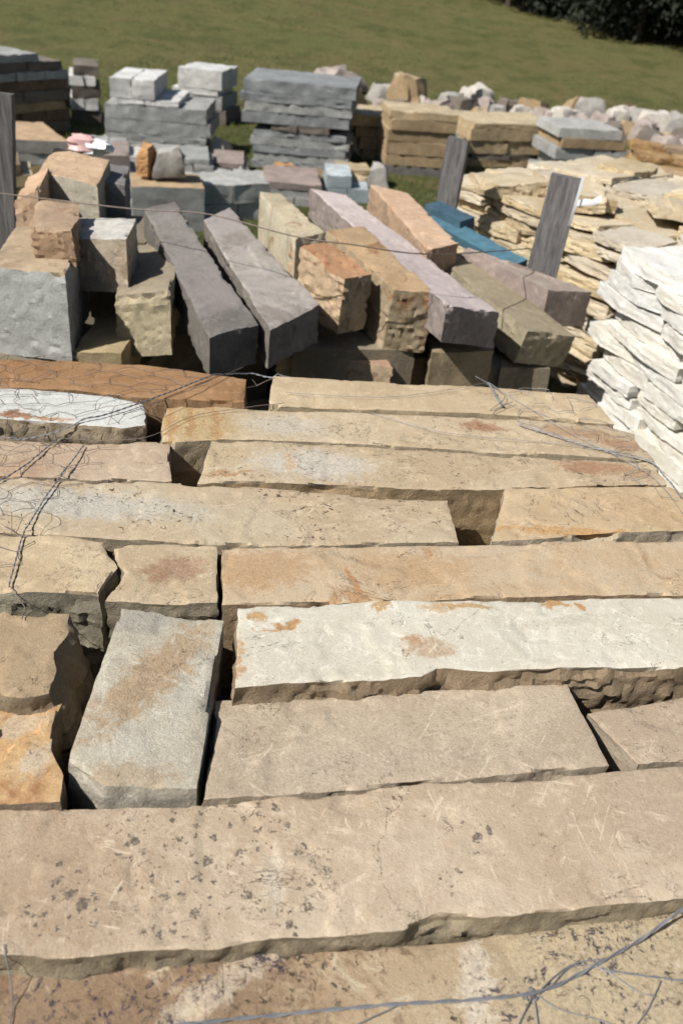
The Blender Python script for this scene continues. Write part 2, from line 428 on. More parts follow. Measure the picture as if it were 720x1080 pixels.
def blades(name, n, xr, yr, h, wd, mat, label, lean=.5):
    y = yr[0] + (yr[1]-yr[0])*rng.random(n)**1.3; x = (rng.random(n)*2-1)*(xr[0]+xr[1]*y)
    cl = fbm(np.stack([x*.8, y*.8, x*0], 1), 1, 3, 77)
    hh = h*(.5+rng.random(n))*np.clip(1+cl*.5, .5, 1.6); a = rng.random(n)*6.283
    z = ground_z(x, y)-.01
    dx, dy = np.cos(a)*wd, np.sin(a)*wd
    lx, ly = (rng.random(n)-.5)*lean*2*hh, (rng.random(n)-.5)*lean*2*hh
    V = np.stack([np.stack([x-dx, y-dy, z], 1), np.stack([x+dx, y+dy, z], 1), np.stack([x+lx, y+ly, z+hh], 1)], 1).reshape(-1, 3)
    o = mk(name, V, np.arange(3*n).reshape(-1, 3), mat, smooth=0)
    return tag(o, label, 'grass', kind='stuff')
def blade_mat(c1, c2):
    M = NT('grass_blade'); v = M.coords()
    M.l(M.mix(M.mapr(M.noise(v, 3, 6, .8), .35, .65), alb(c1), alb(c2)), M.b.inputs['Base Color'])
    M.b.inputs['Roughness'].default_value = .8; M.b.inputs['Specular IOR Level'].default_value = .15
    return M.m
blades('yard_grass', 60000, (1.0, .42), (4.5, 14.5), .06, .006, blade_mat((88, 104, 36), (112, 112, 50)), 'lush green grass between the stacked pallets')
blades('hillside_grass', 120000, (2.0, .45), (13.5, 40), .024, .012, blade_mat((106, 108, 50), (124, 114, 64)), 'short dry olive grass on the rising slope')

# ------------------------------------------------------------------ dark woodland edge
leafm = simple_mat('dark_foliage', (44, 54, 32), .85, 3, .45, 0, obj=True)
barkm = simple_mat('bark', (80, 66, 52), .9, 12, .4, .6)
def crown_mesh(seed, n=9000):
    r = np.random.default_rng(seed); V = []; 
    k = 26
    cc = r.normal(size=(k, 3)); cc /= np.linalg.norm(cc, axis=1, keepdims=True)
    cc = cc*(r.random((k, 1))**.4)*np.array([.8, .8, .85])+np.array([0, 0, .95]); cr = .26+.22*r.random(k)
    ci = r.integers(0, k, n); d = r.normal(size=(n, 3)); d /= np.linalg.norm(d, axis=1, keepdims=True)
    p = cc[ci]+d*cr[ci][:, None]*(r.random((n, 1))**.35)
    p[:, 2] = np.abs(p[:, 2]-.02)+.02
    a = r.normal(size=(n, 3)); a /= np.linalg.norm(a, axis=1, keepdims=True)
    b = np.cross(a, r.normal(size=(n, 3))); b /= np.linalg.norm(b, axis=1, keepdims=True)
    s = (.020+.026*r.random((n, 1)))
    V = np.stack([p-a*s, p+b*s*.6, p+a*s, p-b*s*.6], 1).reshape(-1, 3)
    me = bpy.data.meshes.new('crown'); me.from_pydata(V.tolist(), [], np.arange(4*n).reshape(-1, 4).tolist()); me.materials.append(leafm)
    return me
crowns = [crown_mesh(s) for s in (1, 2, 3)]
def trunk_mesh(seed):
    r = random.Random(seed)
    pts = [(0, 0, -.05), (.02, .01, .25), (.0, .03, .6), (.03, 0, 1.1)]
    ps = [tube(smooth_pts(pts, 4), .045, 7, .3)]
    for k in range(5):
        a = k*1.26+r.random(); z0 = .35+.13*k
        ps.append(tube([(0, 0, z0), (.25*math.cos(a), .25*math.sin(a), z0+.2), (.5*math.cos(a), .5*math.sin(a), z0+.32)], .018, 5, .3))
    V, Fc = join(ps); me = bpy.data.meshes.new('trunk'); me.from_pydata(V, [], Fc); me.materials.append(barkm); return me
trunks = [trunk_mesh(s) for s in (1, 2)]
A, B = PG(505, -2), PG(724, 50)
A, B = PG(462, -1)*np.array([1, 1, 0]), PG(724, 73)*np.array([1, 1, 0])
tr = random.Random(4)
dirv = (B-A)/np.linalg.norm(B-A); nrm = np.array([-dirv[1], dirv[0], 0]); nrm = nrm if nrm[1] > 0 else -nrm
ORD = 'first second third fourth fifth sixth seventh eighth ninth tenth eleventh twelfth thirteenth fourteenth fifteenth sixteenth seventeenth eighteenth'.split()
ti = 0
LT = np.linalg.norm(B-A)
for row, (nn, off, sc_) in enumerate(((12, 1.5, 2.3), (9, 4.2, 3.8), (7, 8.0, 5.2))):
    for i in range(nn):
        t = -.12 + 1.32*(i+.5+tr.uniform(-.25, .25))/nn
        p = A+(B-A)*t+nrm*(off+tr.uniform(-.5, .5))
        s = sc_*tr.uniform(.85, 1.2)
        e = empty('woodland_tree', (p[0], p[1], float(ground_z(p[0], p[1])))); e.scale = (s*.8, s*.8, s); e.rotation_euler.z = tr.uniform(0, 6)
        tag(e, ['%s dark leafy tree from the left along the edge of the wood' % ORD[i], 'dark tree standing in the second row of the wood', 'tall dark tree deep in the wood behind the edge'][row],
            'tree', ['front row of the woodland edge', 'second row of the woodland', 'back row of the woodland'][row])
        c_ = bpy.data.objects.new('crown', crowns[ti % 3]); col.objects.link(c_); c_.parent = e
        t_ = bpy.data.objects.new('trunk', trunks[ti % 2]); col.objects.link(t_); t_.parent = e
        ti += 1

# ------------------------------------------------------------------ near pile: the top course, stone by stone
NEAR = 'stones of the near pile'
def sand(c1, side=None, marks=(), lichen=None, **kw):
    """bed and split-face materials; marks and lichen given as photograph points"""
    def f(org, z):
        mk_ = []
        for mk0 in marks:
            if mk0[0] == 'L':        # streak between two photograph points
                _, p1, p2, hw, c, am = mk0
                q1, q2 = PZ(p1[0], p1[1], z), PZ(p2[0], p2[1], z); q = (q1+q2)/2; d = q2-q1
                mk_.append((q[0]-org[0], q[1]-org[1], np.linalg.norm(d)/2, hw, math.atan2(d[1], d[0]), c, am)); continue
            (px, py, rx, ry, a, c, am) = mk0
            q = PZ(px, py, z); mk_.append((q[0]-org[0], q[1]-org[1], rx, ry, a, c, am))
        li = None
        if lichen:
            lc, spots, la = lichen
            Q = [PZ(s[0], s[1], z) for s in spots]
            li = (lc, [q[0]-org[0] for q in Q], [q[1]-org[1] for q in Q], [s[2] for s in spots], la)
        return [stone_mat(c1, marks=mk_, lichen=li, **kw), stone_mat(side or tuple(x*.9 for x in c1), side=True, stain=kw.get('stain'), amt=kw.get('amt', 0)*.6, seed=5)]
    return f
TAN, TAN2 = (190, 166, 134), (176, 150, 118)
RUST, OCH = (178, 112, 56), (196, 142, 74)
def near(label, front, back, z, drop, mats, **kw):
    return stone(kw.pop('name', 'sandstone_block'), label, front, back, z, drop, mats, group=NEAR, bvh=True, **kw)

near('mottled brown sandstone block with blue-black veins, along the bottom edge of the picture',
     [(-90, 1200), (360, 1190), (820, 1175)], [(-90, 1012), (160, 1010), (420, 998), (600, 975), (820, 945)], .812, .16,
     sand((176, 148, 110), c2=(190, 164, 124), stain=(130, 94, 62), amt=.42, sscale=9, vein=((52, 48, 74), 15, .95), speck=.9,
          marks=[(130, 1050, .22, .12, .2, (152, 118, 84), .75), (640, 1030, .16, .12, .2, (206, 184, 142), .8), (235, 1040, .10, .018, .75, (222, 200, 170), .7), (500, 1040, .02, .07, 0, (228, 210, 182), .8)]),
     seed=3, zb=.818, cell=.007)
near('largest tan slab lying right across the picture, dotted with grey lichen',
     [(-80, 1018), (0, 1011), (75, 1012), (130, 1005), (225, 1000), (285, 989), (360, 988), (425, 982), (462, 966), (510, 969), (585, 964), (660, 955), (720, 949), (800, 938)],
     [(-80, 858), (0, 852), (100, 851), (215, 848), (320, 838), (430, 828), (640, 814), (720, 808), (800, 803)], .850, .115,
     sand((204, 182, 150), c2=(190, 164, 130), side=(168, 150, 116), stain=(190, 150, 104), amt=.15, scr=.75, seed=2,
          marks=[(290, 925, .012, .045, .1, (220, 202, 172), .8), (30, 920, .16, .10, 0, (184, 150, 112), .5), (700, 850, .1, .1, 0, (184, 156, 122), .5)],
          lichen=((112, 100, 86), [(225, 895, .075), (205, 940, .06), (130, 950, .045), (250, 855, .05), (145, 885, .04), (70, 930, .03), (425, 845, .035), (500, 885, .028), (285, 945, .04), (330, 910, .035), (480, 930, .02), (320, 975, .03), (215, 915, .05), (60, 960, .04), (170, 915, .04)], 1.0)),
     seed=5, cell=.0055, chip=1.2, side=1.3)
near('smooth tan slab in front of the white stone, right of the tilted grey slab',
     [(214, 845), (320, 836), (430, 826), (643, 809)], [(227, 739), (330, 731), (470, 726), (598, 721)], .856, .15,
     sand((196, 176, 146), c2=(182, 160, 130), scr=.8, speck=.25, seed=7, marks=[(400, 800, .25, .02, .2, (204, 182, 152), .6)]), seed=8, cell=.006)
near('pale tan slab cut off by the right edge, below the end of the white stone',
     [(672, 807), (720, 805), (800, 800)], [(619, 753), (720, 733), (800, 722)], .842, .15,
     sand((196, 176, 146), c2=(184, 160, 130), scr=.8, seed=9), seed=11, cell=.007)
near('long chalky white block with orange rust along its back edge',
     [(247, 727), (300, 722), (362, 718), (445, 716), (461, 708), (510, 711), (590, 707), (660, 706), (720, 704), (800, 700)],
     [(250, 641), (300, 639), (400, 635), (560, 631), (720, 629), (800, 628)], .885, .17,
     sand((216, 209, 188), c2=(207, 197, 172), side=(168, 142, 106), scr=.4, seed=12, rough=.8,
          marks=[(450, 684, .040, .024, 0, (206, 176, 138), .9), (438, 675, .022, .010, 0, (200, 148, 92), .7), (270, 650, .016, .018, 0, (206, 156, 84), .9), (303, 660, .020, .011, .5, (202, 148, 76), .95),
                 (285, 666, .02, .006, 0, (205, 150, 80), .8), (400, 639, .012, .014, 0, (208, 160, 88), .9), (490, 640, .055, .009, .15, (208, 160, 92), .9), (586, 636, .02, .008, .2, (206, 152, 78), .95),
                 (612, 640, .014, .010, -.6, (206, 152, 78), .95), (455, 643, .03, .006, .2, (214, 170, 110), .7), (600, 655, .10, .012, .3, (212, 200, 172), .6), (248, 700, .008, .05, 0, (204, 150, 90), .8)]),
     seed=13, cell=.006, side=1.8, chip=1.2)
near('long orange-tan block directly behind the chalky white stone',
     [(233, 639), (330, 636), (430, 635), (500, 630), (620, 629), (720, 627), (800, 625)],
     [(232, 578), (370, 575), (520, 573), (720, 569), (800, 567)], .868, .17,
     sand((196, 164, 120), c2=(202, 178, 142), stain=(206, 148, 76), amt=.38, sscale=10, seed=14, scr=.3,
          marks=[(270, 600, .10, .06, .3, (200, 150, 88), .6), (440, 598, .10, .05, 0, (200, 156, 96), .5), (372, 612, .008, .05, .3, (204, 140, 66), .8)]), seed=17, cell=.0065)
near('short squarish tan block with a flaked brown scar on its top',
     [(112, 634), (170, 636), (229, 635)], [(116, 576), (170, 573), (230, 575)], .872, .19,
     sand((202, 180, 142), c2=(190, 164, 124), side=(160, 146, 118), stain=(176, 128, 84), amt=.12, seed=18,
          marks=[(183, 600, .045, .035, .2, (176, 136, 100), .85), (200, 596, .03, .02, .4, (194, 152, 116), .8), (165, 608, .02, .02, 0, (172, 128, 88), .7)]), seed=19, cell=.006, side=1.3,
     lmid=[0, .012, .022, .004, 0])
near('tan block at the left edge with a rough grey front, wire drooping over it',
     [(-80, 622), (0, 623), (60, 625), (106, 628)], [(-80, 556), (0, 561), (60, 565), (109, 571)], .872, .19,
     sand((204, 180, 138), c2=(192, 164, 122), side=(158, 148, 122), scr=.4, speck=.2, seed=20), seed=23, cell=.0065, side=1.4, rmid=[0, .012, .026, .010, 0])
near('longest pale block of the left side, grey-white at its left end with dark pits',
     [(-80, 555), (0, 560), (110, 568), (230, 575), (370, 575), (484, 572)], [(-80, 498), (0, 503), (180, 509), (360, 521), (471, 528)], .866, .17,
     sand((200, 180, 144), c2=(190, 164, 126), seed=24, scr=.5, speck=.95,
          marks=[(60, 530, .22, .05, .1, (208, 204, 190), .75), (180, 540, .1, .04, 0, (206, 196, 172), .6)]), seed=29, cell=.0065, chip=1.3)
near('tan block with a white broken front edge, right of the square hole',
     [(518, 571), (585, 567), (640, 563), (720, 559), (790, 556)], [(533, 515), (600, 514), (660, 513), (706, 514)], .868, .17,
     sand((204, 176, 132), c2=(196, 164, 118), side=(204, 186, 152), seed=30, scr=.3,
          marks=[(600, 560, .25, .012, .1, (214, 160, 84), .85), (620, 535, .05, .03, .3, (210, 188, 152), .6), (670, 540, .12, .05, 0, (206, 168, 116), .5)]), seed=31, cell=.007, side=1.2)
near('narrow tan block at the left edge, ending at the dark gap',
     [(-80, 500), (0, 502), (100, 506), (181, 507)], [(-80, 462), (0, 464), (90, 466), (180, 466)], .858, .17,
     sand((200, 176, 144), c2=(188, 160, 128), seed=33, scr=.3, marks=[(20, 495, .06, .05, 0, (190, 150, 112), .6)]), seed=37, cell=.007)
near('long block with pinkish white left end and reddish patch near its right end',
     [(208, 509), (300, 511), (425, 516), (525, 516), (620, 513), (703, 511)], [(222, 465), (300, 466), (360, 469), (435, 474), (560, 482), (690, 488)], .866, .18,
     sand((200, 178, 140), c2=(190, 164, 124), side=(170, 142, 98), seed=38, speck=.7, scr=.3,
          marks=[(330, 490, .13, .06, .1, (218, 208, 190), .8), (232, 482, .06, .04, .5, (206, 178, 130), .7), (612, 493, .05, .035, .2, (184, 130, 88), .85), (660, 497, .06, .03, 0, (190, 146, 102), .7),
                 (640, 492, .05, .02, .2, (190, 140, 98), .7), (305, 488, .012, .04, .2, (214, 176, 130), .7), (240, 499, .05, .006, .3, (190, 140, 86), .8)]), seed=41, cell=.0065, chip=1.2)
near('long block with honey-yellow banded left end and brown patch, behind the pinkish white one',
     [(167, 466), (220, 463), (265, 464), (360, 467), (490, 475), (560, 479), (690, 486)], [(173, 428), (230, 429), (360, 434), (540, 442), (640, 448), (668, 456)], .868, .18,
     sand((202, 180, 142), c2=(190, 164, 124), seed=42, speck=.6, scr=.3,
          marks=[(205, 445, .10, .10, 0, (206, 172, 112), .95), (180, 445, .012, .09, .2, (198, 150, 84), .8), (200, 445, .010, .09, .2, (194, 146, 80), .8), (228, 445, .012, .09, .25, (198, 152, 88), .8), (300, 448, .1, .05, 0, (212, 200, 178), .7),
                 (508, 450, .055, .022, -.1, (180, 126, 84), .9), (610, 458, .10, .03, .05, (188, 140, 96), .7), (655, 470, .05, .03, 0, (184, 134, 90), .7)]), seed=43, cell=.0065, chip=1.2)
near('tan block lying at the back right of the near pile, its right end free',
     [(283, 426), (360, 431), (500, 436), (560, 440), (648, 446)], [(288, 396), (360, 400), (430, 403), (510, 408), (620, 417)], .874, .18,
     sand((204, 180, 138), c2=(192, 164, 122), seed=44, scr=.3, stain=(190, 150, 104), amt=.2), seed=47, cell=.007)
near('orange-brown block at the back left under the hexagonal wire netting',
     [(-80, 402), (0, 408), (80, 412), (150, 420), (258, 424)], [(-80, 374), (6, 379), (75, 380), (150, 385), (260, 400)], .885, .19,
     sand((172, 128, 76), c2=(158, 112, 64), side=(158, 122, 80), seed=48, scr=.4, stain=(150, 96, 46), amt=.2), seed=53, cell=.007)
near('bright white block under crumpled wire at the back left',
     [(-80, 440), (0, 442), (70, 446), (130, 450), (154, 447)], [(-80, 404), (0, 409), (60, 411), (115, 416), (153, 425)], .890, .14,
     sand((212, 212, 204), c2=(202, 200, 188), side=(172, 152, 120), seed=54,
          marks=[(20, 437, .05, .012, 0, (198, 130, 62), .85), (50, 441, .05, .008, .1, (206, 140, 70), .8), (14, 434, .015, .012, 0, (140, 92, 50), .8)]), seed=59, cell=.0065, side=1.5)
near('dun block at the left edge whose dark right flank faces the tilted slab',
     [(-80, 728), (0, 732), (22, 736), (52, 731)], [(-80, 640), (0, 643), (72, 646)], .880, .20,
     sand((186, 158, 118), c2=(172, 144, 104), side=(150, 130, 100), seed=60, scr=.3), seed=61, cell=.0065, side=1.6, drift=(.045, 0, 0), rmid=[0, .004, -.006, .008, 0])
near('rough orange and cream block in the left corner of its row',
     [(-80, 846), (0, 848), (64, 846)], [(-80, 730), (0, 734), (66, 741)], .862, .18,
     sand((202, 156, 92), c2=(212, 178, 124), stain=(186, 112, 44), amt=.55, sscale=8, side=(150, 130, 104), seed=62,
          marks=[(20, 760, .05, .02, .3, (212, 196, 168), .6), (40, 800, .02, .03, 0, (216, 206, 186), .5)]), seed=67, cell=.0055, top=2.2, cleft=2.0, rmid=[0, .004, -.012, -.008, 0], side=1.0, chip=.8)
near('tilted grey slab with a diagonal orange band, set crosswise to the rows',
     [(70, 806), (108, 829), (160, 831), (208, 832)], [(128, 642), (180, 647), (236, 656)], .868, .10,
     sand((196, 187, 166), c2=(186, 174, 148), side=(188, 178, 156), seed=68, rough=1.4, grain=1.2,
          marks=[('L', (85, 775), (222, 664), .038, (190, 156, 112), .85), ('L', (75, 812), (190, 812), .022, (192, 158, 114), .6),
                 (150, 660, .07, .03, .2, (178, 170, 156), .7)]), zb=.896, seed=71, cell=.0055, top=1.0, side=.6, chip=.7, name='stone_slab')

# lower courses carrying the top one
lowm = [stone_mat((188, 162, 124), stain=RUST, amt=.3, seed=80, objrand=True, vary=.15), stone_mat((172, 146, 108), side=True, stain=RUST, amt=.3, seed=81, objrand=True, vary=.15)]
rowdir = np.array([.985, .17, 0]); rownrm = np.array([-.17, .985, 0])
lr = random.Random(8)
V0 = None
for cs, zt in enumerate((.655, .49, .325)):
    for rI in range(6):
        for part in range(2):
            o0 = np.array([-.98, .23+rI*.265, 0]) if part == 0 else np.array([.02+.1*lr.random(), .40+rI*.265, 0])
            ln_ = (.93 if part == 0 else .60+.04*lr.random())
            if rI == 5: o0 = o0 + np.array([0, -.015, 0])
            a = o0; b = o0+rowdir*ln_
            FT = np.array([a, b]); FT[:, 2] = zt; BT = FT+rownrm*.245; dn = np.array([0, 0, .155])
            V, Fc, mi = lattice(FT, BT, FT-dn, BT-dn, .03, seed=100+cs*20+rI*2+part)
            org = np.array([V[:, 0].mean(), V[:, 1].mean(), V[:, 2].min()])
            o = mk('sandstone_block', V, Fc, lowm, mi, origin=org)
            tag(o, 'buff sandstone block in the lower courses of the near pile', 'stone', 'lower courses of the near pile')
# pallet under the near pile
woodm = simple_mat('weathered_wood', (128, 122, 114), .9, 18, .35, .5)
def pallet(parent_loc, ax, L, W, h, label, group=None):
    e = empty('wooden_pallet', parent_loc); e.rotation_euler.z = ax
    tag(e, label, 'pallet', group)
    def bx(nm, x0, x1, y0, y1, z0, z1):
        v = [(x, y, z) for x in (x0, x1) for y in (y0, y1) for z in (z0, z1)]
        f = [(0, 1, 3, 2), (4, 6, 7, 5), (0, 4, 5, 1), (2, 3, 7, 6), (0, 2, 6, 4), (1, 5, 7, 3)]
        mk(nm, v, f, woodm, parent=e, smooth=0)
    for k in range(3):
        y = -W/2+.03+k*(W-.06)/2; bx('stringer', -L/2, L/2, y-.03, y+.03, 0.0, h-.022)
    for k in range(6):
        x = -L/2+.05+k*(L-.1)/5; bx('deck_board', x-.048, x+.048, -W/2, W/2, h-.022, h)
    return e
pallet((-.2, 1.15, 0.0), .17, 1.5, 1.5, .155, 'grey wooden pallet under the near pile')

# ------------------------------------------------------------------ middle pile: beams and blocks
MID = 'stones of the middle pile'
def mats2(c1, side=None, **kw):
    k2 = {k: kw[k] for k in ('stain', 'amt') if k in kw}
    return [stone_mat(c1, **kw), stone_mat(side or tuple(x*.95 for x in c1), side=True, **k2)]
def beam(label, nl, nr, fr, fl, z, zb, drop, mats, name='stone_beam', **kw):
    return stone(name, label, [nl, nr], [fl, fr], z, drop, mats, zb=zb, cell=kw.pop('cell', .010), group=MID, **kw)
PUR, PUR2 = (152, 145, 134), (186, 176, 162)
beam('dark purple-grey beam, the leftmost of the two sloping grey beams', (222, 357), (272, 342), (184, 213), (152, 220), .74, .86, .125,
     mats2(PUR, (122, 115, 106), c2=(126, 118, 110), rough=1.8, stretch=(1, 1, 1), band=((164, 150, 146), 9, .6, .5), seed=90), seed=201, side=1.4, chip=2.6, warp=.007, cleft=1.5)
beam('paler lilac-grey beam leaning beside the darker purple-grey one', (285, 346), (337, 320), (242, 219), (214, 232), .74, .82, .125,
     mats2(PUR2, (134, 125, 114), c2=(152, 140, 130), rough=1.8, band=((190, 178, 172), 9, .6, .5), seed=91), seed=203, side=1.4, chip=2.6, warp=.007, cleft=1.5)
beam('cream block with a smooth bright left side, behind the orange-crusted stone', (312, 252), (344, 246), (296, 204), (274, 201), .86, .84, .26,
     mats2((206, 188, 150), (208, 194, 160), stain=(184, 142, 92), amt=.4, seed=92), seed=205, side=.6, name='sandstone_block')
beam('rough cream stone with an orange-red crusted top', (364, 291), (393, 286), (332, 250), (307, 257), .80, .83, .20,
     mats2((206, 150, 98), (208, 176, 134), stain=(170, 98, 56), amt=.45, seed=93), seed=207, side=2.4, chip=2.0, top=3, name='sandstone_block', drift=(-.01, .0, 0))
beam('cream block with dark broken end and rust-speckled top, left of the long pink beam', (415, 306), (460, 310), (384, 238), (344, 243), .76, .80, .22,
     mats2((196, 160, 112), (190, 166, 126), stain=(176, 118, 60), amt=.5, seed=94), seed=209, side=1.5, chip=1.5, name='sandstone_block', drift=(-.015, .03, 0))
beam('long pink-lavender beam, the longest in the middle pile', (471, 322), (527, 330, .70), (365, 205), (327, 199), .77, .72, .125,
     mats2((212, 194, 186), (160, 144, 134), c2=(198, 178, 170), stain=(206, 168, 140), amt=.25, seed=95, band=((214, 196, 190), 9, .5, .6)), seed=211, side=1.4, chip=2.6, warp=.007)
beam('orange-pink beam behind the long lavender one', (451, 264), (482, 256), (430, 203), (389, 193), .74, .70, .17,
     mats2((214, 178, 142), (190, 154, 118), c2=(206, 164, 126), seed=96), seed=213, side=1.4, chip=2.6, warp=.007)
beam('olive-tan beam with a dark chipped end, at the right front of the middle pile', (556, 349), (607, 355, .58), (492, 266), (456, 268), .62, .66, .13,
     mats2((166, 150, 118), (168, 154, 122), c2=(150, 134, 104), stain=(140, 116, 84), amt=.3, seed=97), seed=215, side=1.5, chip=1.5, drift=(-.02, .02, 0))
beam('grey-pink block with a smooth shaded end beside the leaning plank', (578, 306), (624, 308, .64), (548, 279), (488, 260), .68, .70, .14,
     mats2((176, 160, 142), (172, 152, 140), c2=(162, 142, 128), seed=98), seed=217, side=1.0, chip=1.6, name='sandstone_block')
beam('low stone with a reddish top showing under the beam ends', (363, 380), (415, 388), (388, 351), (352, 350), .50, .52, .2,
     mats2((190, 150, 118), (186, 160, 122), stain=(170, 96, 62), amt=.4, seed=99), seed=219, side=1.6, name='sandstone_block', drift=(-.02, 0, 0))
beam('small cream stone wedged beneath the two grey beams', (300, 378), (336, 378), (322, 362), (292, 366), .50, .53, .18,
     mats2((190, 170, 128), (196, 176, 132), seed=100), seed=221, side=1.5, name='sandstone_block')
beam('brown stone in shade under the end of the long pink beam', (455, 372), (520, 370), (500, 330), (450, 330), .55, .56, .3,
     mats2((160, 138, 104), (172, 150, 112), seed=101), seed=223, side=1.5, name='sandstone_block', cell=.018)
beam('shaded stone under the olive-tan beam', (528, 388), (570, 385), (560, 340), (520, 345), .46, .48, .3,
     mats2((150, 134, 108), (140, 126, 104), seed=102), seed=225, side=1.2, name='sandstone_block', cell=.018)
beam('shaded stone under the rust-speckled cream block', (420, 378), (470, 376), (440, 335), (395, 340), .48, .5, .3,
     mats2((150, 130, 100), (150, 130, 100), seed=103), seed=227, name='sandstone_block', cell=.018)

def blk(label, ftl, ftr, Y, drop, dvec, length, mats, **kw):
    return box_stone(kw.pop('name', 'sandstone_block'), label, ftl, ftr, Y, drop, dvec, length, mats, group=MID, **kw)
blk('big blue-grey block with a pitted front, at the left edge of the middle pile', (-12, 281), (69, 289), (2.54, 2.47), .27, (-.16, 1), .42,
    mats2((186, 160, 124), (178, 178, 172), seed=110), seed=231, side=1.2, cell=.010)
blk('faceted brown stone sitting on the blue-grey block', (30, 236), (75, 240), (2.62, 2.60), .12, (-.25, 1), .30,
    mats2((200, 166, 128), (178, 142, 104), stain=(170, 110, 66), amt=.35, seed=111), seed=233, side=2.4, warp=.02, cell=.010, chip=2)
blk('grey-white block with a rusty left half, in the second tier at the left', (64, 251), (133, 252), (2.74, 2.66), .165, (-.10, 1), .22,
    mats2((206, 200, 188), (190, 172, 144), stain=(180, 120, 74), amt=.5, sscale=5, seed=112), seed=235, side=1.5, cell=.010)
blk('tan-topped pale block, the topmost stone at the left of the middle pile', (40, 181), (103, 196), (3.28, 3.18), .17, (-.12, 1), .30,
    mats2((208, 172, 130), (186, 176, 152), seed=113), seed=237, side=1.2, cell=.010, dz=.02)
blk('square tan block with a hammered front, below the grey-white block', (121, 313), (180, 307), (2.60, 2.55), .20, (-.14, 1), .6,
    mats2((160, 144, 116), (184, 168, 130), seed=114), seed=239, side=1.5, cell=.010, chip=1.4)
blk('narrow peach stone behind the faceted brown one', (16, 210), (40, 200), 3.0, .26, (-.2, 1), .3,
    mats2((212, 170, 128), (214, 176, 136), stain=(200, 130, 80), amt=.4, seed=115), seed=241, side=1.4)
blk('grey slab stone in shade right of the tan-topped block', (96, 190), (132, 196), 3.35, .30, (-.2, 1), .3,
    mats2((150, 144, 140), (132, 128, 126), seed=116), seed=243)
blk('small tan stone low at the back of the orange-brown block', (74, 372), (128, 372), 2.48, .2, (0, 1), .3,
    mats2((184, 160, 112), (186, 160, 112), seed=117), seed=245)
# shaded stones holding the tiers up
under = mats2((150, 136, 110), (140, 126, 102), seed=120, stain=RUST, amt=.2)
UND = 'hidden lower stones of the middle pile'
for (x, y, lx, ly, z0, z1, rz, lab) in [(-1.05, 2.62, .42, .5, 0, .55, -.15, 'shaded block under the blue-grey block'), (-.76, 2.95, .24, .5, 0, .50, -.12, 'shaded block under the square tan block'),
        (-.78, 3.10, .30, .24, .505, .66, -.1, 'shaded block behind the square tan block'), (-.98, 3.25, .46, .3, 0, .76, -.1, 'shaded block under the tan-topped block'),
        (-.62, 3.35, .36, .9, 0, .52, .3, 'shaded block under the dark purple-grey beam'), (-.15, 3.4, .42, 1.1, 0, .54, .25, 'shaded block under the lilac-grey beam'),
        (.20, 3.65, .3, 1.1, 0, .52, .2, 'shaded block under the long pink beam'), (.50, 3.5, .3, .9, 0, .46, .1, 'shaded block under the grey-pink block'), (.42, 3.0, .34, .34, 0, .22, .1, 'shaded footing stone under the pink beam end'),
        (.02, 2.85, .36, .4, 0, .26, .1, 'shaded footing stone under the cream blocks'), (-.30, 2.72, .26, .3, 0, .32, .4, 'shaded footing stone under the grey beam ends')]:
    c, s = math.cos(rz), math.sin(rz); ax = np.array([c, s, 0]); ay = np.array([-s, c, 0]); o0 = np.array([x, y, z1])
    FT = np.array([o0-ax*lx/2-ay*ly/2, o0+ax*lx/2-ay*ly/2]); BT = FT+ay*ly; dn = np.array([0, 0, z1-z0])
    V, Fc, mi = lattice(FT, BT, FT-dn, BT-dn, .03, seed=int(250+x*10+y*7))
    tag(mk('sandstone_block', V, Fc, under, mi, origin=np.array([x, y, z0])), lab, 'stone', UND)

# ------------------------------------------------------------------ leaning planks, tag, blue boards, litter
def board(name, label, p0, p1, wdir, wd, th, mat, cat='plank', group=None, parent=None):
    p0, p1 = np.array(p0, float), np.array(p1, float); a = (p1-p0)/np.linalg.norm(p1-p0)
    wv = np.array(wdir, float); wv -= a*(wv@a); wv /= np.linalg.norm(wv); tv = np.cross(a, wv)
    n = 24; V = []; Fc = []
    rr = random.Random(hash(label) % 1000 if False else len(label))
    for i in range(n+1):
        p = p0+(p1-p0)*i/n
        for (sw, st) in ((-1, -1), (1, -1), (1, 1), (-1, 1)):
            j = rr.uniform(-.0015, .0015)
            V.append(p+wv*sw*(wd/2+j)+tv*st*(th/2+j)+(a*rr.uniform(-.006, .006) if i == n else 0))
    for i in range(n):
        for k in range(4): Fc.append((i*4+k, i*4+(k+1) % 4, i*4+4+(k+1) % 4, i*4+4+k))
    Fc.append((3, 2, 1, 0)); Fc.append((n*4, n*4+1, n*4+2, n*4+3))
    o = mk(name, V, Fc, mat, origin=p0 if parent is None else None, smooth=30, parent=parent)
    if parent is None: tag(o, label, cat, group)
    return o
def plank_mat():
    M = NT('grey_weathered_plank'); v = M.coords((0, 0, 0), (1, 1, .06))
    g = M.noise(v, 60, 6, .7, .4); g2 = M.noise(v, 190, 4, .6)
    c = M.mix(M.mapr(g, .35, .65), alb((124, 120, 118)), alb((92, 88, 86)))
    c = M.mix(M.math('MULTIPLY', M.mapr(g2, .5, .7), .6), c, alb((66, 62, 60)))
    M.l(c, M.b.inputs['Base Color']); M.b.inputs['Roughness'].default_value = .9
    M.bump([(g, .6, .01), (g2, .5, .005)]); return M.m
plk = plank_mat()
Yp = 3.62
pb, pt = PY(571, 287, Yp), PY(598, 186, Yp+.02); dd = (pt-pb); pb2 = pb - dd*(pb[2]+.02)/dd[2]
board('plank', 'grey weathered plank with a paper tag, standing at the right of the middle pile', pb2, pt, (1, -.25, 0), .12, .05, plk, cat='post', group='planks standing round the middle pile')
Yq = 4.55
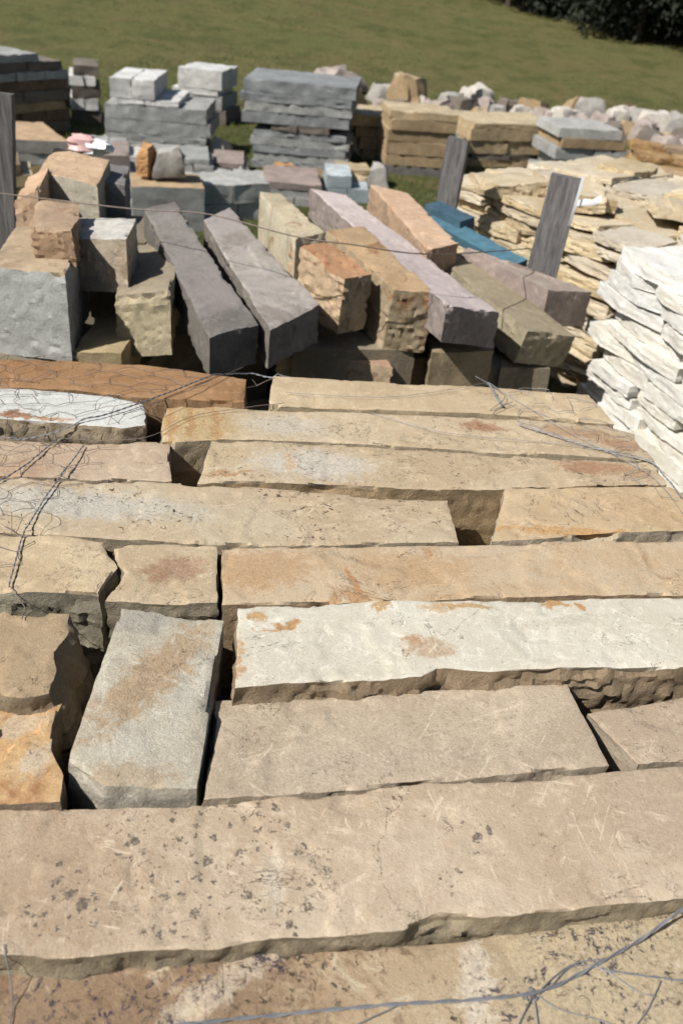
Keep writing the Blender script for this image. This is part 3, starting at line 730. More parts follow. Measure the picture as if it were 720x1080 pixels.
qb, qt = PY(470, 218, Yq), PY(484, 146, Yq+.02); dd = (qt-qb); qb2 = qb - dd*(qb[2]-float(ground_z(qb[0], qb[1]))+.05)/dd[2]
board('plank', 'farther grey plank standing left of the buff flagstones', qb2, qt, (1, -.3, 0), .10, .05, plk, cat='post', group='planks standing round the middle pile')
Yl = 3.45
lb, lt = PY(6, 262, Yl), PY(1, 98, Yl); dd = lt-lb; lb2 = lb - dd*(lb[2]+.02)/dd[2]
board('plank', 'dark grey plank standing at the left edge of the picture', lb2, lt, (1, .1, 0), .085, .05, plk, cat='post', group='planks standing round the middle pile')
paper = simple_mat('white_paper', (240, 240, 244), .7, 10, .05, 0)
def sheet(name, label, pts, mat, cat, th=.002):
    """curled strip: pairs of left and right points along its length"""
    n = len(pts); V = []; Fc = []
    for a, b in pts: V += [np.array(a), np.array(b)]
    V2 = [v+np.array([.0, -th, th]) for v in V]; k = len(V); V = V+V2
    for i in range(n-1):
        Fc += [(2*i, 2*i+1, 2*i+3, 2*i+2), (k+2*i+2, k+2*i+3, k+2*i+1, k+2*i)]
        Fc += [(2*i, 2*i+2, k+2*i+2, k+2*i), (2*i+1, k+2*i+1, k+2*i+3, 2*i+3)]
    Fc += [(0, k, k+1, 1), (2*n-2, 2*n-1, k+2*n-1, k+2*n-2)]
    V = np.array(V); o = mk(name, V, Fc, mat, origin=V.mean(0)*np.array([1, 1, 0])+np.array([0, 0, V[:, 2].min()]), smooth=60)
    return tag(o, label, cat)
sheet('paper_tag', 'curled white paper tag stapled to the nearer plank', [(PY(607, 212, 3.60), PY(607, 218, 3.60)), (PY(616, 210, 3.58), PY(616, 217, 3.57)), (PY(624, 211, 3.54), PY(625, 217, 3.53)), (PY(633, 206, 3.52), PY(634, 213, 3.51))], paper, 'tag')
sheet('paper_strip', 'thin white strip edging the nearer plank', [(PY(613, 187, 3.57), PY(616, 186, 3.57)), (PY(608, 205, 3.57), PY(611, 205, 3.57)), (PY(598, 238, 3.57), PY(601, 238, 3.57))], paper, 'tag')
bluem = simple_mat('faded_blue_paint', (72, 126, 146), .65, 22, .35, .3)
bb = PY(456, 232, 4.05); be = PY(547, 282, 3.62)
board('blue_board', 'faded blue painted board lying between the two planks', bb, be, (.5, .8, .25), .08, .04, bluem, cat='board')
b2 = PY(455, 222, 4.12); be2 = PY(492, 240, 3.95)
board('blue_board', 'short dark-ended blue board resting on the longer blue one', b2, be2, (.4, .9, .1), .09, .07, [simple_mat('dull_blue_paint', (64, 104, 124), .7, 25, .4, .3)], cat='board')
def crumple(name, label, px, py, Y, r, cols, cat):
    ctr = PY(px, py, Y); e = empty(name, ctr-np.array([0, 0, r])); tag(e, label, cat)
    rs = np.random.default_rng(3)
    for k, (c, off) in enumerate(cols):
        n = 14; th = np.linspace(0, 2*np.pi, n, endpoint=False); V = []
        for j, ph in enumerate(np.linspace(.15, np.pi-.15, 8)):
            for t in th: V.append([math.cos(t)*math.sin(ph), math.sin(t)*math.sin(ph)*.7, math.cos(ph)*.8])
        V = np.array(V); V *= (1+.9*fbm(V, 2.0, 4, 31+k))[:, None]*r*np.array([1.25, .9, .75]); V += np.array(off)*r+np.array([0, 0, r])
        Fc = [(j*n+i, j*n+(i+1) % n, j*n+n+(i+1) % n, j*n+n+i) for j in range(7) for i in range(n)]+[tuple(range(n))[::-1], tuple(7*n+i for i in range(n))]
        mk('fold', V, Fc, simple_mat('plastic_film', c, .4, 8, .08, 0), parent=e, smooth=25)
crumple('plastic_bag', 'crumpled white and pink plastic bag on the grey stone behind the middle pile', 97, 156, 4.35, .055, [((240, 240, 246), (.45, 0, 0)), ((226, 176, 170), (-.75, .1, .25))], 'bag')

# ------------------------------------------------------------------ flagstone piles
def flag_meshes(n, mats, seed, sz=(.36, .30, .062), side=2.0, warp=.006, chip=1.8):
    out = []
    for k in range(n):
        r = random.Random(seed+k); a, b, h = sz
        def jit(x, y): return np.array([x+r.uniform(-.05, .05)*a, y+r.uniform(-.06, .06)*b, h*r.uniform(.85, 1.1)])
        FT = np.array([jit(-a*.5, -b*r.uniform(.38, .5)), jit(-a*r.uniform(.1, .3), -b*.5), jit(a*r.uniform(.1, .3), -b*.5), jit(a*.5, -b*r.uniform(.36, .5))])
        BT = np.array([jit(-a*.5, b*.42), jit(0, b*.5), jit(a*.5, b*.42)])
        lo = lambda E: E*np.array([1, 1, 0])
        V, Fc, mi = lattice(FT, BT, lo(FT), lo(BT), .016, .010, seed=seed*3+k*11, side=side, chip=chip, top=1.6, warp=warp, cleft=1.6)
        me = bpy.data.meshes.new('stone'); me.from_pydata(V.tolist(), [], Fc.tolist())
        for m in mats: me.materials.append(m)
        me.polygons.foreach_set('material_index', mi.astype(np.int32))
        me.polygons.foreach_set('use_smooth', np.ones(len(me.polygons), bool)); me.update(); me.set_sharp_from_angle(angle=math.radians(24))
        out.append(me)
    return out
def flag_pile(name, label, P0, ax, length, rows, meshes, seed, base=0.0, lenr=(.26, .50), thr=(.045, .075), depth=.32, batter=.03, dip=0.0, group=None, jit=.022):
    """rows: list of (offset behind the face, top height); courses of flags laid along ax, inward = left of ax"""
    ax = np.array([ax[0], ax[1], 0.0]); ax /= np.linalg.norm(ax); inn = np.array([-ax[1], ax[0], 0])
    e = empty(name, (P0[0], P0[1], base)); tag(e, label, 'stone pile', group)
    r = random.Random(seed); rz0 = math.atan2(ax[1], ax[0]); m0 = (.36, .30, .062)
    for (off, top, start, end) in rows:
        z = base; c = 0
        while z < top:
            t = r.uniform(*thr); s = start+r.uniform(-.06, .10)
            while s < end:
                L = r.uniform(*lenr); d = depth*r.uniform(.85, 1.15)
                tt = t*r.uniform(.8, 1.0)
                ctr = ax*(s+L/2)+inn*(off+(z-base)*batter*3+d/2+r.uniform(-jit, jit))
                o = bpy.data.objects.new('stone', r.choice(meshes)); col.objects.link(o); o.parent = e
                o.location = (ctr[0], ctr[1], z-base+r.uniform(0, .006))
                o.rotation_euler = (r.uniform(-2, 2)*jit, dip+r.uniform(-2, 2)*jit, rz0+r.uniform(-4, 4)*jit+(math.pi if r.random() < .5 else 0))
                o.scale = (L/m0[0]*.99, d/m0[1], tt/m0[2])
                s += L*1.0
            z += t*.97; c += 1
    return e
buffm = [stone_mat((214, 198, 166), c2=(198, 178, 142), stain=(186, 156, 112), amt=.2, seed=130, objrand=True, vary=.16),
         stone_mat((212, 194, 158), c2=(196, 172, 132), side=True, stain=(180, 146, 100), amt=.2, seed=131, objrand=True, vary=.16)]
whm = [stone_mat((234, 230, 217), c2=(222, 215, 198), seed=132, objrand=True, vary=.07, stain=(226, 200, 150), amt=.12),
       stone_mat((236, 232, 219), c2=(222, 215, 198), side=True, seed=133, objrand=True, vary=.07, stain=(228, 204, 158), amt=.12)]
brnm = [stone_mat((186, 156, 112), c2=(160, 124, 80), stain=(150, 96, 54), amt=.35, seed=134, objrand=True, vary=.2),
        stone_mat((176, 142, 98), side=True, stain=(140, 90, 52), amt=.35, seed=135, objrand=True, vary=.2)]
BF, WF, RF = flag_meshes(7, buffm, 301), flag_meshes(8, whm, 331, warp=.003, side=1.2, chip=1.1), flag_meshes(5, brnm, 361)
bp = flag_pile('flagstone_pile', 'large heap of buff irregular flagstones behind the grey planks', (.22, 4.98), (.60, -.80), 3.0,
               [(0, .64, 0, 2.6), (.30, .66, -.05, 2.5), (.60, .68, 0, 2.3), (.92, .66, 0, 2.2), (1.25, .6, .1, 2.0)], BF, 21, base=-.12, lenr=(.20, .55), thr=(.036, .072), depth=.36, batter=.075, jit=.035)
fr = random.Random(77)
for i in range(22):
    so_, io_ = fr.uniform(.15, 2.1), fr.uniform(.34, 1.35)
    o = bpy.data.objects.new('stone', BF[i % len(BF)]); col.objects.link(o); o.parent = bp
    o.location = (.60*so_+.80*io_, -.80*so_+.60*io_, .80+fr.uniform(-.05, .03))
    o.rotation_euler = (fr.uniform(-.12, .12), fr.uniform(-.12, .12), fr.uniform(0, 6.28)); o.scale = (fr.uniform(.7, 1.3), fr.uniform(.7, 1.2), fr.uniform(.7, 1.2))
wp = flag_pile('flagstone_pile', 'pile of chalk-white stacked flagstones at the right edge', (.885, 3.36), (.39, -.92), 1.4,
               [(0, .80, -.05, 1.4), (.29, .80, -.05, 1.35), (.56, .76, 0, 1.3)], WF, 22, base=0.0, lenr=(.22, .50), thr=(.042, .062), depth=.30, batter=.010, jit=.007)
flag_pile('flagstone_pile', 'low pile of rusty brown flagstones beyond the buff heap at the right edge', PG(660, 222)-np.array([0, 0, .0]), (1, -.12), 1.8,
          [(0, -.22, 0, 1.9), (.36, -.14, 0, 1.8), (.75, -.1, 0, 1.8)], RF, 23, base=float(PG(660, 222)[2]), lenr=(.35, .7), thr=(.05, .08), depth=.4)

# ------------------------------------------------------------------ stacked pallets across the yard
BACK = 'stone stacks across the yard'
def stack(label, bl, br, layers, depth, mats, name='stone_stack', ang=0.0, seed=1, pal=False, cat='stone stack', cell=.045, single=False, side=1.6, group=BACK, zoff=0.0, part='slab'):
    """bl, br: photograph points of the front base corners; layers: (height in photograph pixels, blocks, left, right inset px, material)"""
    a, b = PG(*bl), PG(*br); b = b*np.array([1, 1, 0])+np.array([0, 0, a[2]]); a = a.copy()
    a[2] += zoff; b[2] += zoff
    dist = np.linalg.norm((a+b)/2-CAM); mpp = dist/FPX
    ax = (b-a)/np.linalg.norm(b-a); L = np.linalg.norm(b-a); inn = np.array([-ax[1], ax[0], 0])
    c, s = math.cos(ang), math.sin(ang); inn = np.array([inn[0]*c-inn[1]*s, inn[0]*s+inn[1]*c, 0])
    if not single:
        e = empty(name, a); tag(e, label, cat, group)
    z = 0.0; r = random.Random(seed)
    if pal:
        for k in range(5):
            u0_, u1_ = .02+k*.2, .14+k*.2
            A_ = a+ax*L*u0_; B_ = a+ax*L*u1_
            v = [A_, B_, B_+inn*depth, A_+inn*depth]; v = [q+np.array([0, 0, h]) for h in (.08, .10) for q in v]
            mk('deck_board', np.array(v)-a, [(3, 2, 1, 0), (4, 5, 6, 7), (0, 1, 5, 4), (1, 2, 6, 5), (2, 3, 7, 6), (3, 0, 4, 7)], woodm, parent=e, smooth=0)
        for k in range(3):
            o0 = a+inn*(depth-.08)*k/2
            v = [o0, o0+ax*L, o0+ax*L+inn*.08, o0+inn*.08]; v = [q+np.array([0, 0, h]) for h in (0, .08) for q in v]
            mk('stringer', np.array(v)-a, [(3, 2, 1, 0), (4, 5, 6, 7), (0, 1, 5, 4), (1, 2, 6, 5), (2, 3, 7, 6), (3, 0, 4, 7)], woodm, parent=e, smooth=0)
        z = .10
    for li, (hp, nb, il, ir, mt) in enumerate(layers):
        h = hp*mpp*.86; l0, l1 = il*mpp, L-ir*mpp
        cuts = [l0]+[l0+(l1-l0)*(k+r.uniform(-.15, .15))/nb for k in range(1, nb)]+[l1]
        for k in range(nb):
            g = .004; o0 = a+ax*(cuts[k]+g)+inn*r.uniform(-.02, .02); o1 = a+ax*(cuts[k+1]-g)+inn*r.uniform(-.02, .02)
            FT = np.array([o0, o1]); FT[:, 2] += z+h; BT = FT+inn*depth*r.uniform(.94, 1.0); dn = np.array([0, 0, h-.004])
            V, Fc, mi = lattice(FT, BT, FT-dn, BT-dn, cell, min(cell, .03), seed=seed*13+li*5+k, side=side, top=1.5, chip=1.5)
            if single: return tag(mk(name, V, Fc, mt, mi, origin=np.array([V[:, 0].mean(), V[:, 1].mean(), V[:, 2].min()])), label, cat, group)
            mk(part, V-a, Fc, mt, mi, parent=e)
        z += h
    return e
def m(c, side=None, st=None, am=.3, sd=0): return mats2(c, side, stain=st, amt=am if st else 0, seed=sd) if st else mats2(c, side, seed=sd)
gry = m((172, 172, 166), (170, 170, 164), sd=140); gry2 = m((190, 188, 180), (188, 186, 178), sd=141); dgr = m((148, 152, 152), (146, 149, 148), sd=142)
lgr = m((226, 224, 218), (220, 216, 208), sd=143); brn = m((150, 122, 92), (126, 100, 74), st=(120, 76, 44), sd=144); dkb = m((136, 124, 110), (124, 112, 98), sd=145)
tn = m((206, 184, 142), (194, 166, 118), st=(176, 128, 76), am=.3, sd=146); tn2 = m((196, 172, 130), (180, 150, 104), st=(160, 110, 62), am=.35, sd=147)
blg = m((196, 206, 208), (176, 188, 192), sd=148); pkg = m((170, 150, 138), (150, 134, 124), sd=149)

stack('tall grey stack of long rough slabs in two bundles, in the middle of the yard', (262, 176), (368, 182),
      [(8, 1, 2, 4, dgr), (9, 1, 4, 2, gry), (8, 1, 3, 5, dgr), (9, 1, 0, 2, gry), (7, 1, 3, 5, dgr), (7, 2, 20, 22, dkb), (12, 1, -8, 4, dgr), (10, 1, -6, 2, gry), (9, 1, -10, 3, dgr), (13, 1, -8, 0, dgr)], .85, None, seed=41, side=2.6, ang=-.12)
stack('grey stack of thick slabs crowned by a single white block, at the back left', (112, 166), (222, 172),
      [(10, 3, 10, 0, dkb), (9, 2, -6, 10, gry2), (8, 1, 0, 4, gry), (14, 1, 0, 0, gry), (15, 1, 0, 4, gry), (6, 2, 12, 30, lgr), (20, 2, 6, 52, lgr)], .8, None, seed=42, ang=-.15, side=2.4)
stack('shorter stack with one white block on top, beside the crowned grey stack', (186, 128), (238, 134),
      [(16, 1, 0, 0, dkb), (14, 1, 0, 4, gry), (6, 1, -4, 8, lgr), (20, 1, 2, 4, lgr)], .6, None, seed=43, ang=-.15)
stack('dark brown stack of thick blocks at the far left edge', (-30, 150), (76, 140),
      [(12, 3, 0, 0, dkb), (11, 4, 0, 0, brn), (10, 3, 0, 4, tn2), (11, 4, 4, 0, dkb), (10, 3, 0, 2, brn), (9, 4, 0, 0, gry), (9, 3, 2, 4, dkb), (8, 2, 0, 30, gry)], .9, None, seed=44, ang=.1, side=2.6)
stack('small stack of mixed dark and pale stones beside the dark brown stack', (76, 130), (108, 132),
      [(14, 1, 0, 0, dkb), (12, 2, 0, 2, lgr), (12, 1, 2, 0, dkb), (10, 2, 0, 4, lgr), (10, 1, 4, 0, dkb)], .6, None, seed=45, side=2.4)
stack('squat tan stack on a wooden pallet, its face of broad sawn slabs', (404, 184), (474, 188),
      [(12, 1, 0, 0, tn2), (14, 1, 0, 2, tn2), (12, 1, 0, 0, tn2), (12, 1, 2, 0, tn2), (8, 1, 0, 0, tn)], .6, None, seed=46, pal=True, side=1.0)
stack('tan stack with yellow-stained ends, behind the squat one on its pallet', (366, 168), (430, 170),
      [(12, 2, 14, 0, tn), (12, 2, 10, 0, tn), (12, 2, 6, 0, tn2), (12, 1, 0, 0, tn)], .7, None, seed=47, side=1.8)
stack('bundle of yellow-tan slabs with a split face, above the buff heap', (490, 176), (582, 180),
      [(8, 1, 0, 0, tn2), (6, 2, 6, 8, dkb), (14, 2, 0, 2, tn), (12, 1, 0, 0, tn), (6, 1, 2, 0, tn)], .8, None, seed=48, side=2.0)
stack('stepped grey-green stack right of the yellow-tan bundle', (578, 196), (690, 204),
      [(14, 2, 0, 0, gry), (14, 1, 10, 6, gry2), (12, 2, 0, 38, gry), (10, 1, 4, 44, tn2), (10, 1, 0, 50, gry2)], .7, None, seed=49)
stack('pair of pale blue-grey blocks between the grey stack and the pink beams', (342, 212), (388, 216),
      [(16, 2, 0, 0, blg), (14, 1, 0, 18, blg)], .5, None, seed=50, side=.8, part='block')
stack('flat grey slabs lying low in front of the tall grey stack', (280, 216), (344, 220),
      [(10, 2, 0, 0, gry2), (8, 1, 4, 2, gry), (8, 1, -2, 6, pkg)], .7, None, seed=51)
stack('grey blocks with wire over them, left of the low flat slabs', (206, 236), (284, 232),
      [(20, 2, 0, 0, gry2), (22, 2, 6, 0, gry2)], .5, None, seed=52, part='block')
stack('big grey block with a tan weathered top behind the purple beams', (140, 244), (216, 246), [(50, 1, 0, 0, m((196, 164, 118), (150, 150, 146), sd=150))], .5, None, name='stone_block', seed=53, single=True, cat='stone')
stack('tan flat slab tilted on a lower one, right of the left plank', (14, 188), (80, 190), [(14, 1, 0, 0, tn2), (12, 1, 6, 0, gry2), (14, 1, 0, 4, m((206, 170, 126), (160, 154, 144), sd=151))], .9, None, seed=54, ang=.25)
stack('long grey slab carrying the plastic bag', (84, 208), (146, 210), [(26, 2, 0, 0, gry2), (20, 1, 0, 6, pkg)], .6, None, seed=55)
stack('low stack of thin grey and tan slabs behind the perched rock', (150, 196), (232, 200), [(9, 2, 0, 0, gry), (8, 1, 4, 0, tn2), (9, 3, 0, 6, gry2), (7, 2, 8, 10, gry)], .6, None, seed=56, side=2.2)
stack('upright grey blocks packed beside the tan-topped block', (98, 232), (142, 234), [(24, 3, 0, 0, gry2), (16, 2, 0, 4, gry)], .5, None, seed=57, side=1.8, part='block')
stack('thin mixed slabs stacked low between the two grey stacks', (222, 190), (262, 192), [(7, 1, 0, 0, gry2), (7, 2, 0, 0, gry), (6, 1, 2, 4, pkg)], .6, None, seed=58, side=2.2)
stack('small stack of tan and orange blocks behind the left plank', (-20, 214), (38, 214), [(16, 2, 0, 0, tn2), (14, 2, 0, 0, tn), (10, 1, 0, 10, brn)], .5, None, seed=59, side=2.0, part='block')
stack('rust-topped thin slabs at the foot of the tall grey stack', (296, 196), (352, 200), [(7, 2, 0, 0, gry), (6, 2, 4, 0, brn)], .4, None, seed=60, side=2.2)
stack('far grey-brown stack half hidden behind the dark brown one', (34, 118), (80, 112), [(10, 2, 0, 0, brn), (9, 2, 0, 0, dkb), (9, 1, 4, 0, gry), (7, 2, 0, 4, dkb)], .6, None, seed=61, side=2.2)
stack('thin tan slabs piled behind the squat tan stack', (440, 168), (492, 170), [(8, 2, 0, 0, tn2), (8, 2, 0, 0, tn), (7, 1, 4, 0, tn2), (6, 2, 0, 4, gry2)], .6, None, seed=62, side=2.2)
stack('pale grey broken blocks in front of the crowned grey stack', (86, 184), (150, 188), [(12, 3, 0, 0, gry2), (10, 2, 4, 0, lgr), (9, 2, 0, 14, gry)], .5, None, seed=63, side=2.6, part='block')
stack('low run of grey rubble blocks before the tall grey stack', (226, 208), (290, 212), [(12, 4, 0, 0, gry), (9, 3, 0, 6, gry2)], .45, None, seed=64, side=2.6, part='block')
stack('short tan and grey slabs left of the squat tan stack', (356, 190), (400, 192), [(6, 2, 0, 0, gry2), (6, 1, 0, 8, tn2)], .4, None, seed=65, side=2.4)
# lone rocks
rockc = {'orange': m((206, 150, 84), (196, 140, 76), st=(180, 110, 50), sd=160), 'grey': m((176, 170, 160), (168, 162, 152), sd=161), 'pink': m((188, 170, 158), (178, 160, 148), sd=162), 'dark': dkb, 'tan': tn2, 'pale': m((214, 204, 190), (204, 194, 178), sd=163)}
def rock(name, label, p, size, mats, seed, rz=0.0, group=None, cat='stone', cell=None):
    a, b, h = size; r = random.Random(seed)
    def jit(x, y, z): return np.array([x*r.uniform(.75, 1.1), y*r.uniform(.75, 1.1), z*r.uniform(.8, 1.1)])
    FT = np.array([jit(-a*.34, -b*.34, h), jit(a*.34, -b*.34, h)]); BT = np.array([jit(-a*.34, b*.34, h), jit(a*.34, b*.34, h)])
    FB = np.array([jit(-a*.5, -b*.5, 0), jit(a*.5, -b*.5, 0)]); BB = np.array([jit(-a*.5, b*.5, 0), jit(a*.5, b*.5, 0)])
    V, Fc, mi = lattice(FT, BT, FB, BB, cell or max(.012, a*.09), cell or max(.012, a*.09), seed=seed*7, side=2.5, chip=2.5, top=4, bulge=h*.04, warp=a*.13)
    V[:, 2] -= V[:, 2].min()
    o = mk(name, V, Fc, mats, mi, smooth=32); o.location = Vector(p); o.rotation_euler.z = rz
    return tag(o, label, cat, group)
pr = PG(140, 244); 
tp = PY(170, 186, float(np.linalg.norm(PG(178, 245)[:2]))*.985+.2)
rock('boulder', 'broken grey rock perched on the big grey block', tp+np.array([.06, 0, 0]), (.32, .26, .24), rockc['grey'], 71, .3)
rock('boulder', 'upright orange stone flake leaning on the broken grey rock', tp+np.array([-.12, -.02, 0]), (.14, .22, .24), rockc['orange'], 75, -.2)
rs = random.Random(12)
RUB = 'loose boulders along the foot of the meadow'
def rubble(px, py, w_px, h_px, kind, label, seed):
    p = PG(px, py); mpp = np.linalg.norm(p-CAM)/FPX
    rock('boulder', label, (p[0], p[1], p[2]-.04), (w_px*mpp*1.1, w_px*mpp*.9, h_px*mpp*1.15), rockc[kind], seed, rs.uniform(0, 6), RUB)
rubble(428, 112, 34, 22, 'tan', 'largest tan boulder in the line of loose rock, above the tan stacks', 80)
rubble(352, 96, 40, 14, 'pink', 'pinkish flat boulder on the small heap right of the grey stack', 81)
rubble(344, 108, 34, 16, 'grey', 'grey boulder at the foot of the small heap right of the grey stack', 82)
rubble(366, 112, 30, 16, 'tan', 'tan boulder in the small heap right of the grey stack', 83)
seed = 90
ORD = 'first second third fourth fifth sixth seventh eighth ninth tenth eleventh twelfth thirteenth fourteenth fifteenth sixteenth seventeenth eighteenth'.split()
for i, (px, py) in enumerate(sorted([(400, 118), (414, 124), (446, 116), (460, 122), (474, 114), (486, 122), (498, 112), (510, 120), (522, 128), (452, 128), (536, 120), (548, 128), (560, 126), (574, 132), (405, 108), (505, 130)])):
    k = ['pink', 'grey', 'dark', 'pale', 'tan'][i % 5]
    rubble(px, py, rs.uniform(18, 30), rs.uniform(11, 16), k, ORD[i]+' boulder from the left in the rubble line above the tan and yellow stacks', seed); seed += 1
for i, (px, py) in enumerate(sorted([(592, 134), (606, 138), (618, 128), (632, 142), (646, 138), (640, 150), (658, 148), (668, 140), (676, 154), (688, 146), (700, 156), (712, 150), (722, 160), (696, 166), (655, 132), (682, 160), (714, 168), (610, 126)])):
    k = ['pale', 'pink', 'tan', 'grey', 'pink', 'dark'][i % 6]
    rubble(px, py, rs.uniform(20, 34), rs.uniform(13, 20), k, ORD[i]+' boulder from the left in the rubble line at the right edge of the meadow', seed); seed += 1

for i, (px, py) in enumerate(sorted([(84, 172), (104, 178), (126, 172), (150, 168), (196, 196), (222, 182), (238, 200), (252, 190), (268, 206), (300, 196), (322, 206), (346, 196), (372, 202), (232, 168), (66, 176), (398, 196)])):
    p = PG(px, py); mpp = np.linalg.norm(p-CAM)/FPX; w_ = rs.uniform(16, 28)*mpp
    rock('rubble_block', ORD[i]+' rubble block from the left lying loose among the yard stacks', (p[0], p[1], p[2]-.02), (w_, w_*.8, w_*rs.uniform(.5, .8)), rockc[['grey', 'pale', 'tan', 'grey', 'pink', 'orange'][i % 6]], 140+i, rs.uniform(0, 6), 'loose blocks among the yard stacks')

# ------------------------------------------------------------------ wire netting over the stones
AV = []; AF = []
for V, Fc in FG_BVH:
    o = sum(len(x) for x in AV); AV.append(V); AF.append(Fc+o)
bvh = BVHTree.FromPolygons(np.concatenate(AV).tolist(), np.concatenate(AF).tolist())
def surf_z(x, y, floor=.845):
    h = bvh.ray_cast(Vector((x, y, 2)), Vector((0, 0, -1)))
    return max(floor, h[0].z) if h[0] is not None else floor
wirem = simple_mat('galvanised_wire', (146, 148, 152), .6, 60, .3, 0, metal=.25)
rustw = simple_mat('rusty_wire', (140, 120, 106), .7, 60, .4, 0, metal=.15)
def drape(pts, lift=.004, n=6, amp=.004, seed=0, zz=.87, floor=.845):
    P = smooth_pts([PZ(p[0], p[1], zz) for p in pts], n); out = []
    r = random.Random(seed)
    zs = [surf_z(p[0], p[1], floor) for p in P]
    zm = [max(zs[max(0, i-2):i+3]) for i in range(len(P))]
    for i, p in enumerate(P):
        q = zm[max(0, i-3):i+4]
        out.append((p[0]+r.uniform(-1, 1)*amp*.2, p[1]+r.uniform(-1, 1)*amp*.2, max(sum(q)/len(q), zs[i])+lift+r.uniform(0, amp)*.3))
    return out
def hexnet(poly, cell, rot, seed, jit, lift, skip, r):
    """hexagonal netting over the photograph polygon, resting on the stones"""
    W = np.array([PZ(x, y, .87)[:2] for x, y in poly]); rr = random.Random(seed)
    def inside(p):
        c = False
        for i in range(len(W)):
            a, b = W[i], W[i-1]
            if (a[1] > p[1]) != (b[1] > p[1]) and p[0] < (b[0]-a[0])*(p[1]-a[1])/(b[1]-a[1])+a[0]: c = not c
        return c
    ctr = W.mean(0); ext = np.abs(W-ctr).max()*1.5; cs, sn = math.cos(rot), math.sin(rot)
    pts = {}; edges = set(); s = cell/math.sqrt(3)
    nI = int(ext/cell)+2
    for i in range(-nI, nI+1):
        for j in range(-nI, nI+1):
            cx, cy = cell*(i+(j % 2)*.5), 1.5*s*j
            ids = []
            for k in range(6):
                th = math.pi/6+k*math.pi/3; x, y = cx+s*math.cos(th), (cy+s*math.sin(th))
                key = (round(x/cell*8), round(y/cell*8)); pts.setdefault(key, (x, y)); ids.append(key)
            for k in range(6): edges.add(tuple(sorted((ids[k], ids[(k+1) % 6]))))
    Q = {}
    for key, (x, y) in pts.items():
        x, y = x*1.15, y*.8; X_, Y_ = ctr[0]+x*cs-y*sn, ctr[1]+x*sn+y*cs
        n3 = np.array([[X_*6, Y_*6, seed]]); X_ += fbm(n3, 1, 2, 5)[0]*jit; Y_ += fbm(n3, 1, 2, 9)[0]*jit
        X_ += rr.uniform(-1, 1)*jit*.2; Y_ += rr.uniform(-1, 1)*jit*.2
        Q[key] = (X_, Y_, surf_z(X_, Y_)+.002+max(0, fbm(np.array([[X_*9, Y_*9, seed+3.]]), 1, 2, 3)[0])*lift+rr.uniform(0, .003))
    parts = []
    for a, b in sorted(edges):
        pa, pb_ = Q[a], Q[b]
        if not (inside(pa[:2]) and inside(pb_[:2])) or rr.random() < skip: continue
        mid = ((pa[0]+pb_[0])/2+rr.uniform(-.002, .002), (pa[1]+pb_[1])/2+rr.uniform(-.002, .002), (pa[2]+pb_[2])/2+rr.uniform(0, .003))
        parts.append(tube([pa, mid, pb_], r, 4))
    return parts
def twist(pts, r, pitch=.03):
    """two strands wound round each other"""
    P = smooth_pts(pts, 6); d = 0; res = []
    for ph in (0, math.pi):
        d = 0; q = []
        for i, p in enumerate(P):
            if i: d += np.linalg.norm(np.array(p)-np.array(P[i-1]))
            t = np.array(P[min(i+1, len(P)-1)])-np.array(P[max(0, i-1)]); t = t/np.linalg.norm(t)
            a = np.cross(t, [0, 0, 1]); a /= np.linalg.norm(a); b = np.cross(a, t); th = d/pitch*2*math.pi+ph
            q.append(np.array(p)+(a*math.cos(th)+b*math.sin(th))*r*.95)
        res.append(tube(q, r, 5))
    return res
def wire_thing(name, label, parts, mat, sub=()):
    V, Fc = join(parts); V = np.array(V)
    org = np.array([V[:, 0].mean(), V[:, 1].mean(), V[:, 2].min()])
    if not sub:
        return tag(mk(name, V, Fc, mat, origin=org, smooth=60), label, 'wire')
    e = empty(name, org); tag(e, label, 'wire'); tag(mk('mesh', V-org, Fc, mat, parent=e, smooth=60), kind='stuff')
    wm = mat if mat is rustw else wirem
    for nm, pp in sub:
        if len(pp) == 2 and len(pp[0][0]) == len(pp[1][0]) and nm == 'selvage_wire':
            V, Fc = join(pp); mk(nm, np.array(V)-org, Fc, wirem, parent=e, smooth=60)
        else:
            for q in pp: mk('loose_wire', np.array(q[0])-org, q[1], wm, parent=e, smooth=60)
    return e
LN = hexnet([(-70, 375), (255, 390), (300, 400), (180, 425), (130, 470), (75, 520), (30, 600), (-70, 640)], .062, .35, 4, .030, .03, .06, .0006)
LN += hexnet([(-70, 405), (60, 405), (70, 470), (-70, 480)], .045, -.4, 6, .05, .04, .5, .0006)
LS = [twist(drape([(-60, 458), (0, 459), (62, 457), (115, 448), (190, 420), (258, 394), (292, 398)], .006), .0010),
      twist(drape([(62, 457), (30, 485), (0, 508), (-50, 535)], .004), .0008), twist(drape([(88, 466), (62, 505), (36, 545), (24, 570), (10, 622)], .004), .0008),
      [tube(drape([(130, 452), (200, 425), (255, 396)], .012), .0009, 4), tube(drape([(24, 570), (0, 553)], .005), .0009, 4), tube(drape([(10, 620), (26, 640), (24, 660)], .004), .0008, 4),
       tube(drape([(62, 457), (150, 462), (210, 440), (300, 428)], .006), .0007, 4)]]
wire_thing('wire_netting', 'hexagonal wire netting crumpled over the back left of the near pile', LN, rustw, [('selvage_wire', p) for p in LS])
RN = hexnet([(500, 402), (630, 425), (715, 520), (720, 545), (600, 475), (520, 440)], .060, .2, 9, .05, .02, .35, .0006)
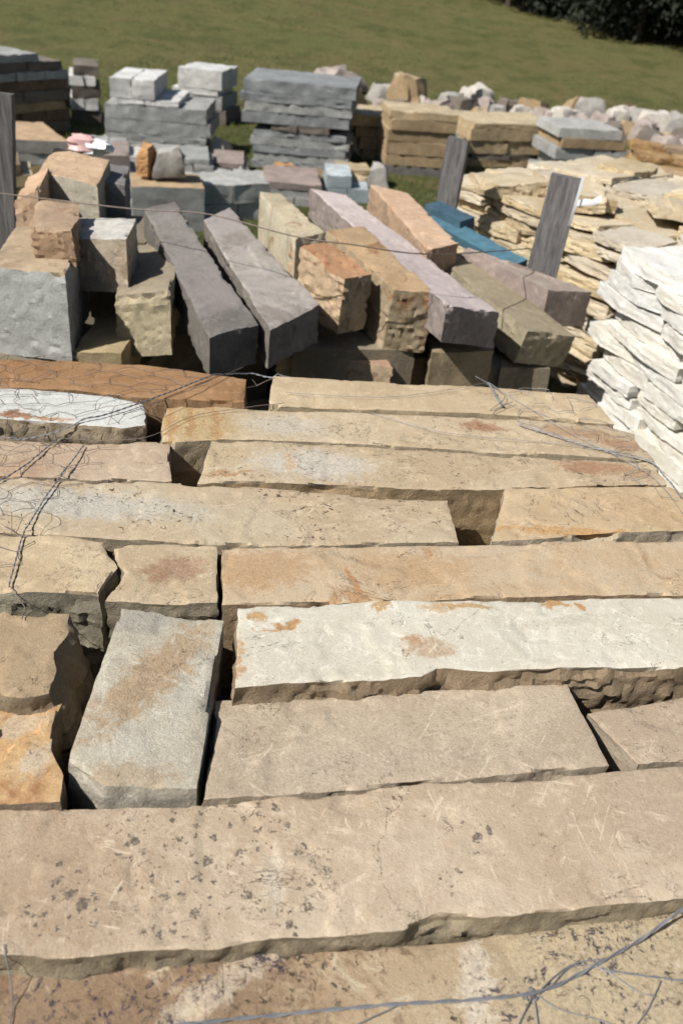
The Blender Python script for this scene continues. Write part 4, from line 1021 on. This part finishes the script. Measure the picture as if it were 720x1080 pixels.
RS = [twist(drape([(292, 398), (360, 400), (430, 402), (512, 406), (545, 412)], .006), .0010), twist(drape([(512, 406), (518, 418), (528, 434)], .008), .0016),
      twist(drape([(545, 450), (620, 474), (680, 487), (700, 505), (718, 528), (745, 560)], .006), .0010),
      [tube(drape([(300, 418), (400, 424), (470, 416), (512, 408)], .005), .0006, 4), tube(drape([(390, 436), (470, 458), (600, 472), (690, 490)], .004), .0006, 4),
       tube(drape([(515, 410), (600, 460), (680, 500), (720, 545)], .005), .0007, 4), tube(drape([(500, 400), (530, 424), (515, 440), (540, 430)], .01), .0008, 4)]]
wire_thing('wire_netting', 'torn wire netting trailing over the right end of the near pile', RN, wirem, [('selvage_wire', p) for p in RS])
BS = twist(drape([(100, 1092), (240, 1076), (400, 1062), (500, 1056), (562, 1048), (600, 1034), (640, 1012), (690, 985), (760, 945)], .002, amp=.001, zz=.817, floor=.80), .0011, .06)
BS += twist(drape([(632, 1024), (680, 1032), (770, 1038)], .003, zz=.817, floor=.80), .0007)
knot = [PZ(560+6*math.cos(t), 1050+7*math.sin(t), .815+.003*math.sin(3*t)) for t in np.linspace(0, 12.6, 40)]
BS += [tube(knot, .0012, 5)]
for q in ([(562, 1048), (545, 1085), (535, 1110)], [(562, 1048), (568, 1090), (566, 1110)], [(566, 1050), (590, 1065), (640, 1078), (680, 1095)], [(640, 1026), (668, 1045), (690, 1052)], [(696, 1035), (684, 1062), (668, 1085)], [(580, 1042), (600, 1022), (625, 1020), (640, 1030)], [(10, 1085), (14, 1050), (8, 1018)], [(420, 1062), (380, 1080), (340, 1100)], [(640, 1012), (600, 1020), (570, 1044)]):
    BS.append(tube(drape(q, .002, amp=.001, zz=.817, floor=.80), .0007, 4))
wire_thing('twisted_wire', 'twisted galvanised wire knotted at the bottom right corner', BS, wirem)
sp = smooth_pts([PY(-40, 202, 2.9), PY(0, 204, 2.9), PY(137, 220, 2.85), PY(220, 226, 2.8), PY(310, 249, 2.72), PY(372, 258, 2.72), PY(455, 268, 2.85), PY(560, 262, 3.5)], 10)
wire_thing('wire_strand', 'single dark wire strung from plank to plank over the middle pile', [tube(sp, .0022, 5)], rustw)
